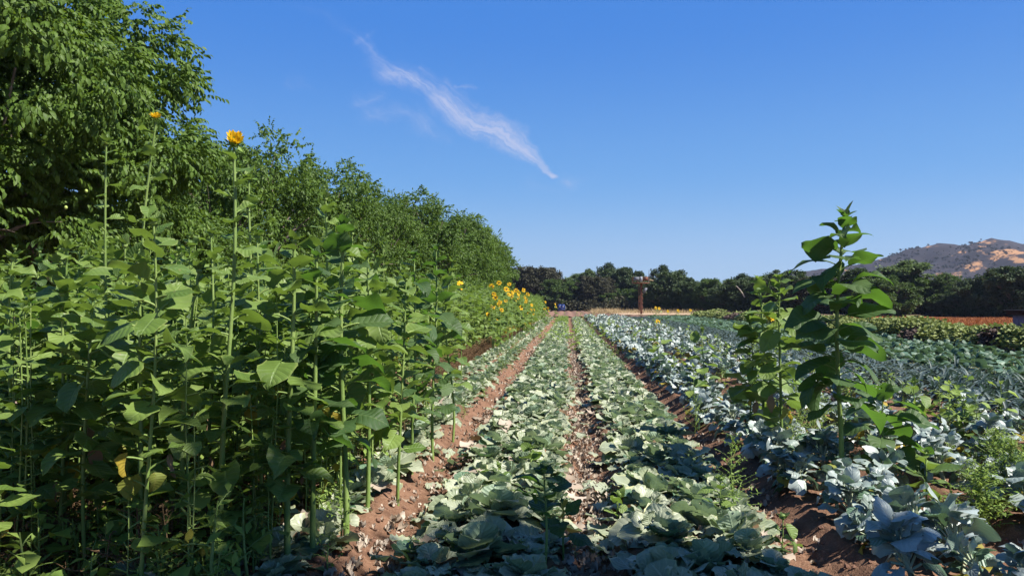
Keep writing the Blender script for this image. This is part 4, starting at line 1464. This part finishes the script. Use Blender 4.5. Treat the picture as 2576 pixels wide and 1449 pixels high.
for i in range(6):
    V, F, A = leaf(.21, .19, 8, 7, fold=r.uniform(-.1, .1), bend=r.uniform(-.4, .5), wave=.06, phase=i * 1.3, pk=(.42, .34), ruff=.06, cup=r.uniform(-.2, .3))
    F = np.delete(F, r.choice(len(F), 3, replace=False), 0)
    n = 115
    yy = 4.6 + 14 * r.random(n) ** 1.5
    c_ = r.choice([-2.2, -.6, -.75, .0, .9], n)
    xx = c_ + r.normal(0, .32, n)
    for mt, m_ in ((0, r.random(n) < .8), (1, None)):
        if m_ is None:
            m_ = ~keep_
        keep_ = m_
        k = m_.sum()
        gl2.inst((V, F, np.full(len(F), mt), A), vrot(r.random(k) * 6.28, r.normal(.03, .12, k), r.normal(0, .16, k)) * r.uniform(.6, 1.15, k)[:, None, None],
                 np.stack([xx[m_], yy[m_], ground_z(xx[m_], yy[m_]) + r.uniform(.02, .10, k)], -1), r.random(k))
tag(gl2.obj('loose_cabbage_leaves', [M['cab'], M['litter']]), 'cut pale cabbage leaves lying flat in ragged mats on the beds', 'cut leaves', kind='stuff')
for i in range(4):
    vv = iv * r.uniform(.75, 1.25, (12, 1)) * (1, 1, .7)
    n = 2600
    xx = np.concatenate([r.choice(FUR, n * 2 // 3) + r.normal(0, .22, n * 2 // 3), r.uniform(-6.5, -1.5, n - n * 2 // 3)])
    yy = 4.0 + r.random(n) ** 2 * 26
    s = .007 + .022 * r.random(n) ** 3
    g.inst((vv, if_, np.zeros(20, int), np.tile([0, 0, .5], (12, 1))), vrot(r.random(n) * 6.28, 0., 0.) * s[:, None, None], np.stack([xx, yy, ground_z(xx, yy) + s * .25], -1))
tag(g.obj('soil_clods', [M['clod']], smooth=False), 'crumbly brown soil clods lying in the furrows', 'soil clods', kind='stuff')

# ------------------------------------------------------------------ weeds
def weed_geo(seed, H, nbr, leafL, res=1, spread=.35, seedheads=False):
    r = np.random.default_rng(seed)
    g = Geo()
    k = np.linspace(0, 1, 6)
    P = np.stack([.05 * H * np.sin(k * 3 + seed), .05 * H * np.cos(k * 2.5 + seed), k * H], -1)
    V, F = tube(P, .006 * (1.2 - .8 * k), 5)
    g.add(V, F, 1)
    for i in range(nbr):
        h = .12 + .86 * (i + .5) / nbr
        b0 = np.array([np.interp(h, k, P[:, j]) for j in range(3)])
        a = i * 2.4 + r.normal(0, .3)
        L = H * spread * (1.15 - h) * r.uniform(.7, 1.2) + .03
        d = np.array([math.cos(a), math.sin(a), r.uniform(.5, 1.1)])
        kk = np.linspace(0, 1, 4)[:, None]
        B = b0 + d * L * kk - np.array([0, 0, 1]) * kk ** 2 * L * .3
        V, F = tube(B, .0022, 3)
        g.add(V, F, 1)
        m_ = max(4, int(L / .022))
        for j in range(m_):
            q = B[0] + (B[-1] - B[0]) * (j + .5) / m_ + np.array([0, 0, .3 * L * (1 - (j / m_)) * (j / m_)])
            l = leafL * r.uniform(.5, 1.2)
            V, F, A = leaf(l, l * (.42 if not seedheads else .5), 2, 2, .3, r.uniform(0, 1), pk=(.5, .7))
            Mx = vrot(np.array(r.random() * 6.28), r.normal(.2, .5), r.normal(0, .4))
            g.add(V @ Mx.T + q, F, 0, A, r.random())
    return g


WM = [M['weed'], M['stem']]
weeds = [(801, 1850, 1320, 1105, 44, .035, 'upright pigweed with feathery top at the rim of the dark furrow', 'pigweed', .30),
         (802, 2470, 1330, 1150, 120, .045, 'bushy bright green weed at the right edge, nearest the camera', 'bushy_weed', .55),
         (803, 2540, 1290, 1120, 120, .045, 'bushy bright green weed cut by the right edge', 'bushy_weed', .55),
         (804, 2500, 1220, 1090, 110, .045, 'bushy green weed behind the two at the right edge', 'bushy_weed', .5),
         (805, 2040, 1170, 985, 80, .03, 'tall yellowish weed between the right sunflowers', 'bushy_weed', .4),
         (806, 2010, 1130, 960, 80, .03, 'yellow green weed behind the right pair of sunflowers', 'bushy_weed', .4),
         (807, 1995, 1190, 1060, 40, .03, 'low weed at the foot of the right pair of sunflowers', 'bushy_weed', .5),
         (808, 645, 1460, 1290, 36, .028, 'weed with a pale seed spike at the foot of the thick stem', 'bushy_weed', .2),
         (809, 560, 1440, 1250, 40, .03, 'feathery pale weed among the lower left stems', 'bushy_weed', .35),
         (810, 500, 1400, 1180, 40, .03, 'branching pale weed among the lower left stems', 'bushy_weed', .35),
         (811, 1745, 1080, 960, 36, .03, 'green weed standing in the blue kale row', 'bushy_weed', .3),
         (812, 2130, 1210, 1080, 40, .03, 'weed right of the tallest right stem', 'bushy_weed', .4)]
for sd_i, px, by, ty, nb, ll, lb, nm, spd in weeds:
    b_ = ground(px, by, -.05)
    H = at_y(px, ty, b_.y).z + .05
    gobj = weed_geo(sd_i, max(H, .15), nb, ll, spread=spd)
    o = gobj.obj(nm, [M['weed_blue'] if sd_i in (809, 810) else M['weed'], M['stem']])
    o.location = (b_.x, b_.y, gz(b_.x, b_.y))
    tag(o, lb, 'weed', 'weeds standing between the crops')
# small weeds and seedlings as ground cover
small = [weed_geo(820 + i, .28, 9, .05, spread=.35).arr() for i in range(4)]
tiny = []
for i in range(4):
    gs, gl, tp = sunflower_geo(840 + i, .5, 9, .11, rs=.005, res=0, bare=.1)
    q = Geo()
    a_ = gs.arr(); b2 = gl.arr()
    q.add(a_[0], a_[1], 1, a_[3]); q.add(b2[0], b2[1], np.where(b2[2] == 2, 1, 0), b2[3])
    tiny.append(q.arr())
g = Geo()
for T, n, (xa, xb), (ya, yb), sA, sB in [(small[0], 90, (-3.2, -1.5), (5, 40), .5, 1.2), (small[1], 60, (1.2, 6.2), (8, 50), .5, 1.3), (small[2], 40, (4.4, 5.9), (7, 40), .8, 2.0),
                                         (small[3], 40, (-1.2, 1.4), (5, 50), .3, .7), (tiny[0], 30, (4.8, 6.1), (9, 60), .6, 1.4), (tiny[1], 30, (1.9, 5), (10, 70), .6, 1.4), (tiny[2], 60, (-6, -2), (4.5, 16), .5, 1.5),
                                         (tiny[3], 50, (-1.2, 3), (30, 92), .8, 1.6), (small[0], 420, (-1.1, .0), (68, 92), .6, 1.3), (small[1], 330, (-6.3, -1.9), (4.2, 11), .6, 2.1), (tiny[1], 120, (-6.2, -2.0), (4.3, 8), .6, 1.6)]:
    xx, yy = r.uniform(xa, xb, n), ya + (yb - ya) * r.random(n) ** 1.5
    s = r.uniform(sA, sB, n)
    g.inst(T, vrot(r.random(n) * 6.28, 0., 0.) * s[:, None, None], np.stack([xx, yy, ground_z(xx, yy)], -1), r.random(n))
tag(g.obj('small_weeds', WM), 'small green weeds and seedlings scattered between the crops', 'weeds', kind='stuff')
# dry reddish weeds along the foot of the stand
g = Geo()
dw = [weed_geo(860 + i, .36, 12, .03, spread=.5).arr() for i in range(3)]
for i, T in enumerate(dw):
    n = 260
    yy = 9.5 + 50 * r.random(n) ** 1.4
    xx = edge_r(yy) + .12 + np.abs(r.normal(0, .14, n))
    s = r.uniform(.5, 1.5, n)
    g.inst(T, vrot(r.random(n) * 6.28, 0., 0.) * s[:, None, None], np.stack([xx, yy, ground_z(xx, yy)], -1), r.random(n))
    n = 420
    yy = r.uniform(4.4, 10, n)
    xx = r.uniform(-6.3, -2.3, n)
    g.inst(T, vrot(r.random(n) * 6.28, 0., 0.) * r.uniform(.4, 1.4, n)[:, None, None], np.stack([xx, yy, ground_z(xx, yy)], -1), r.random(n))
tag(g.obj('dry_weeds', [M['weed_dry'], M['weed_dry']]), 'withered reddish brown weeds along the foot of the sunflowers', 'dry weeds', kind='stuff')


# grasses: verge of the road, orchard floor, tilled field edge
def tuft(seed, n=14, H=.3, w=.012, spread=.12):
    r = np.random.default_rng(seed)
    g = Geo()
    for i in range(n):
        V, F, A = leaf(H * r.uniform(.6, 1.2), w, 3, 1, 0, r.uniform(.2, 1.2), pk=(.05, .5))
        g.add(V @ vrot(np.array(r.random() * 6.28), r.uniform(.8, 1.5), 0).T + (r.normal(0, spread), r.normal(0, spread), 0), F, 0, A, r.random())
    return g.arr()


g = Geo()
gd_ = Geo()
for i in range(3):
    T = tuft(900 + i)
    n = 1500
    yy = 6 + r.random(n) ** 1.5 * 80
    xx = np.where(r.random(n) < .45, -11.8 - np.abs(r.normal(0, 2.6, n)), -6.8 + r.normal(0, .25, n))
    g.inst(T, vrot(r.random(n) * 6.28, 0., 0.) * r.uniform(.5, 1.2, n)[:, None, None], np.stack([xx, yy, 0 * xx - .05], -1), r.random(n))
    n = 700
    yy = 6 + r.random(n) ** 1.5 * 60
    xx = np.where(r.random(n) < .6, -11.1 + r.normal(0, .5, n), -6.9 + r.normal(0, .35, n))
    gd_.inst(T, vrot(r.random(n) * 6.28, 0., 0.) * r.uniform(.4, .9, n)[:, None, None], np.stack([xx, yy, 0 * xx - .05], -1), r.random(n))
    n = 260
    px = np.where(r.random(n) < .4, r.uniform(1490, 1560, n), r.uniform(1560, 1830, n))
    yy = r.uniform(120, 172, n)
    xx = np.array([at_y(a, 780, b_).x for a, b_ in zip(px, yy)])
    gd_.inst(T, vrot(r.random(n) * 6.28, 0., 0.) * r.uniform(2.0, 4.2, n)[:, None, None], np.stack([xx, yy, 0 * xx], -1), r.random(n))
tag(g.obj('green_grass', [M['grass']]), 'rough green grass beside the dirt road under the walnut trees', 'grass', kind='stuff')
tag(gd_.obj('dry_grass', [M['grass_dry']]), 'straw coloured dry grass along the road and the far field edge', 'dry grass', kind='stuff')
# hedge-like low crop on the right (reads as one mass)
g = Geo()
S = oakS[0]
small_S = (S[0] * .30, S[1], S[2], S[3])
n = 26000
yy = 20 + (95 - 20) * r.random(n) ** 1.5
xx = r.uniform(14.2, 17.0, n)
top = .75 + .45 * (vnoise(xx * .6, yy * .35) - .4)
xedge = 14.5 + .5 * vnoise(yy * .4, yy * 0)
top = top * np.clip((xx - xedge) / .7, 0, 1) ** .5 * np.clip((17.0 - xx) / .5, 0, 1) ** .5
zz = np.where(r.random(n) < .7, top * r.uniform(.75, 1.05, n), top * r.random(n))
keep = (xx > xedge) & (xx < .62 * yy + 3)
xx, yy, zz, top = xx[keep], yy[keep], zz[keep], top[keep]
pale = (vnoise(xx * .8 + 40, yy * .45) > .80) | (zz < .16)
for mi, sel in ((0, ~pale), (1, pale & (r.random(len(xx)) < .8))):
    k = sel.sum()
    T = (small_S[0], small_S[1], small_S[2] + mi, small_S[3])
    g.inst(T, vrot(r.random(k) * 6.28, r.normal(0, .5, k), r.normal(0, .6, k)) * (1.0 + .012 * yy[sel])[:, None, None], np.stack([xx[sel], yy[sel], zz[sel] - .03], -1), r.random(k))
tag(g.obj('low_crop_row', [M['shrub'], M['shrub_dead']]), 'low sprawling green crop with withered purple brown patches behind the broccoli', 'crop', kind='stuff')
# rust coloured seed heads over the orange ground
g = Geo()
n = 9000
yy = r.uniform(40, 92, n)
xx = 17.6 + (yy * .62 - 15) * r.random(n)
M['rusty_weed'] = leaf_mat('rusty_seed_heads', ((0.33, 0.095, 0.03), (0.45, 0.19, 0.07)), (0.5, 0.2, 0.05), 0.15, 0.8, 0.2)
for i in range(3):
    T = tuft(930 + i, 10, .24, .04, .15)
    m_ = np.arange(n) % 3 == i
    k = m_.sum()
    g.inst(T, vrot(r.random(k) * 6.28, 0., 0.) * r.uniform(.6, 1.2, k)[:, None, None], np.stack([xx[m_], yy[m_], 0 * xx[m_] + .02], -1), r.random(k))
tag(g.obj('rusty_dry_weeds', [M['rusty_weed']]), 'rust coloured dry weeds in the strip before the right trees', 'dry weeds', kind='stuff')

# ------------------------------------------------------------------ tower, dumpster, shed
def bar(a, b, w, g, m=0, sides=4):
    V, F = tube([a, (np.array(a) + np.array(b)) / 2, b], w, sides)
    g.add(V, F, m)


tb = ground(1612, 789)
tb.y = 112.0
tb = at_y(1612, 789, 112.0)
tx = tb.x
tw = empty('steel_tower', (tx, 112.0, 0.1))
TH = at_y(1612, 713, 112).z - .1      # platform height
g = Geo()
bar((.10, 0, -.3), (.10, 0, TH), .12, g, sides=12)
for i in range(7):
    V, F = tube([[.15, 0, TH * (i + .6) / 7], [.15, 0, TH * (i + .6) / 7 + .04], [.15, 0, TH * (i + .6) / 7 + .08]], .20, 12)
    g.add(V, F)
g.obj('column', [M['rust']], tw)
g = Geo()
for sx in (-.30, -.08):
    bar((sx, -.22, -.1), (sx, -.22, TH), .03, g)
for i in range(24):
    bar((-.34, -.22, TH * (i + .5) / 24), (-.05, -.22, TH * (i + .5) / 24), .018, g)
for i in range(6):
    bar((-.34, -.22, TH * (i + .5) / 6), (.05, -.05, TH * (i + .5) / 6), .02, g)
g.obj('ladder', [M['rust']], tw)
g = Geo()
V, F = box(0, 0, TH + .05, 2.3, 1.7, .12)
g.add(V, F)
g.obj('platform', [M['rust']], tw)
g = Geo()
for z in (.45, .85):
    for sy in (-.82, .82):
        bar((-1.15, sy, TH + z), (1.15, sy, TH + z), .03, g)
    for sx in (-1.15, 1.15):
        bar((sx, -.82, TH + z), (sx, .82, TH + z), .03, g)
for sx in (-1.15, -.4, .4, 1.15):
    for sy in (-.82, .82):
        bar((sx, sy, TH + .1), (sx, sy, TH + .88), .03, g)
g.obj('railing', [M['rust']], tw)
for (cx, cz, sx, sz, mt) in ((-.65, .66, .75, .5, 'grey'), (.0, .62, .34, .70, 'white'), (.62, .66, .62, .5, 'rust')):
    g = Geo()
    V, F = box(cx, -.86 + .012 * cx, TH + cz - .02, sx, .03, sz)
    g.add(V, F)
    g.obj('panel', [M[mt]], tw)
g = Geo()
bar((1.15, -.3, TH + .5), (1.75, -.3, TH + .38), .07, g, sides=8)
g.obj('floodlight', [M['tan']], tw)
g = Geo()
bar((1.12, .4, TH + .1), (1.22, .4, TH + 1.9), .03, g)
g.obj('mast_pole', [M['grey']], tw)
g = Geo()
V, F = box(.60, -.1, TH - .95, .42, .08, .75, roty(.45))
g.add(V, F)
g.obj('side_panel', [M['grey']], tw)
tag(tw, 'rusty steel lattice tower with a ladder and a railed platform on top', 'tower')

dp = at_y(1412, 781, 158.0)
du = empty('dumpster', (dp.x, 158.0, .08), R(4))
du.scale = (.85, .85, 1)
g = Geo()
w2, hh, dd = .82, 1.25, .7
bot = .88
V = np.array([[sx * w2 * (bot if z == 0 else 1), sy * dd * (bot if z == 0 else 1), z] for z in (0.15, hh) for sy in (-1, 1) for sx in (-1, 1)])
V = np.array([[sx * w2 * k_, sy * dd * k_, z] for z, k_ in ((.12, .9), (hh, 1.0)) for sy, sx in ((-1, -1), (-1, 1), (1, 1), (1, -1))])
g.add(V, [[0, 1, 5, 4], [1, 2, 6, 5], [2, 3, 7, 6], [3, 0, 4, 7], [3, 2, 1, 0]])
for z in (.5, .9):
    a_, b_2 = box(0, -dd - .01, z, w2 * 1.9, .06, .07)
    g.add(a_, b_2)
g.obj('body', [M['blue']], du)
for sx in (-.5, .5):
    g = Geo()
    V, F = box(sx * w2, -.05, hh + .10, w2 * .94, dd * 2.05, .06, rotx(.10))
    g.add(V, F)
    g.obj('lid', [M['blue']], du)
    g = Geo()
    V, F = box(sx * w2 * .95, -dd - .055, .98, .16, .015, .24, roty(.35 * (1 if sx < 0 else -1)))
    g.add(V, F)
    g.obj('decal', [M['decal']], du)
    g = Geo()
    V, F = tube([[sx * 1.3, -.5, .07], [sx * 1.3 + .05, -.5, .07], [sx * 1.3 + .1, -.5, .07]], .09, 10)
    g.add(V, F)
    g.obj('wheel', [M['black']], du)
g = Geo()
V, F = box(w2 + .14, -.35, .62, .14, .3, 1.0)
g.add(V, F)
g.obj('side_rail', [M['grey']], du)
tag(du, 'blue metal dumpster with two white marks under the far trees', 'dumpster')

sp_ = at_y(2548, 823, 52.0)
sh = empty('shed', (sp_.x, 52.0, -.1), R(-29))
g = Geo()
zt = at_y(2548, 794, 52).z + .1
V, F = box(3.0, 1.5, zt / 2, 6.0, 3.0, zt)
g.add(V, F)
for i in range(12):
    V, F = box(.25 + i * .5, -.015, zt / 2, .05, .03, zt * .98)
    g.add(V, F)
g.obj('wall', [M['shed']], sh)
g = Geo()
z2 = at_y(2548, 782, 52).z + .1
V, F = box(2.8, 1.4, (zt + z2) / 2 + .03, 6.3, 3.3, (z2 - zt) - .06)
g.add(V, F)
V, F = box(2.8, 1.4, z2 + .03, 6.6, 3.6, .05)
g.add(V, F)
g.obj('roof', [M['shed_roof']], sh)
tag(sh, 'low grey shed with a dark flat roof at the right edge', 'shed')
hz = Geo()
V, F = box(100, 850, 60, 1800, 1740, 124)
hz.add(V, F)
m, t = new_mat('haze_air')
pv = t.n('ShaderNodeVolumePrincipled', {'Color': (0.62, 0.74, 1.0, 1), 'Density': 0.00014, 'Anisotropy': 0.3})
ou = t.n('ShaderNodeOutputMaterial')
t.t.links.new(pv.outputs[0], ou.inputs['Volume'])
tag(hz.obj('haze', [m], smooth=False), 'faint blue summer haze between the field and the hill', 'haze', kind='stuff')
for o in protos + walk + oaks:
    if '_used' in o:
        del o['_used']
for o in sc.objects:
    if '_used' in o:
        del o['_used']
print('objects', len(sc.objects), 'faces', sum(len(o.data.polygons) for o in sc.objects if o.type == 'MESH' and o.data.users))
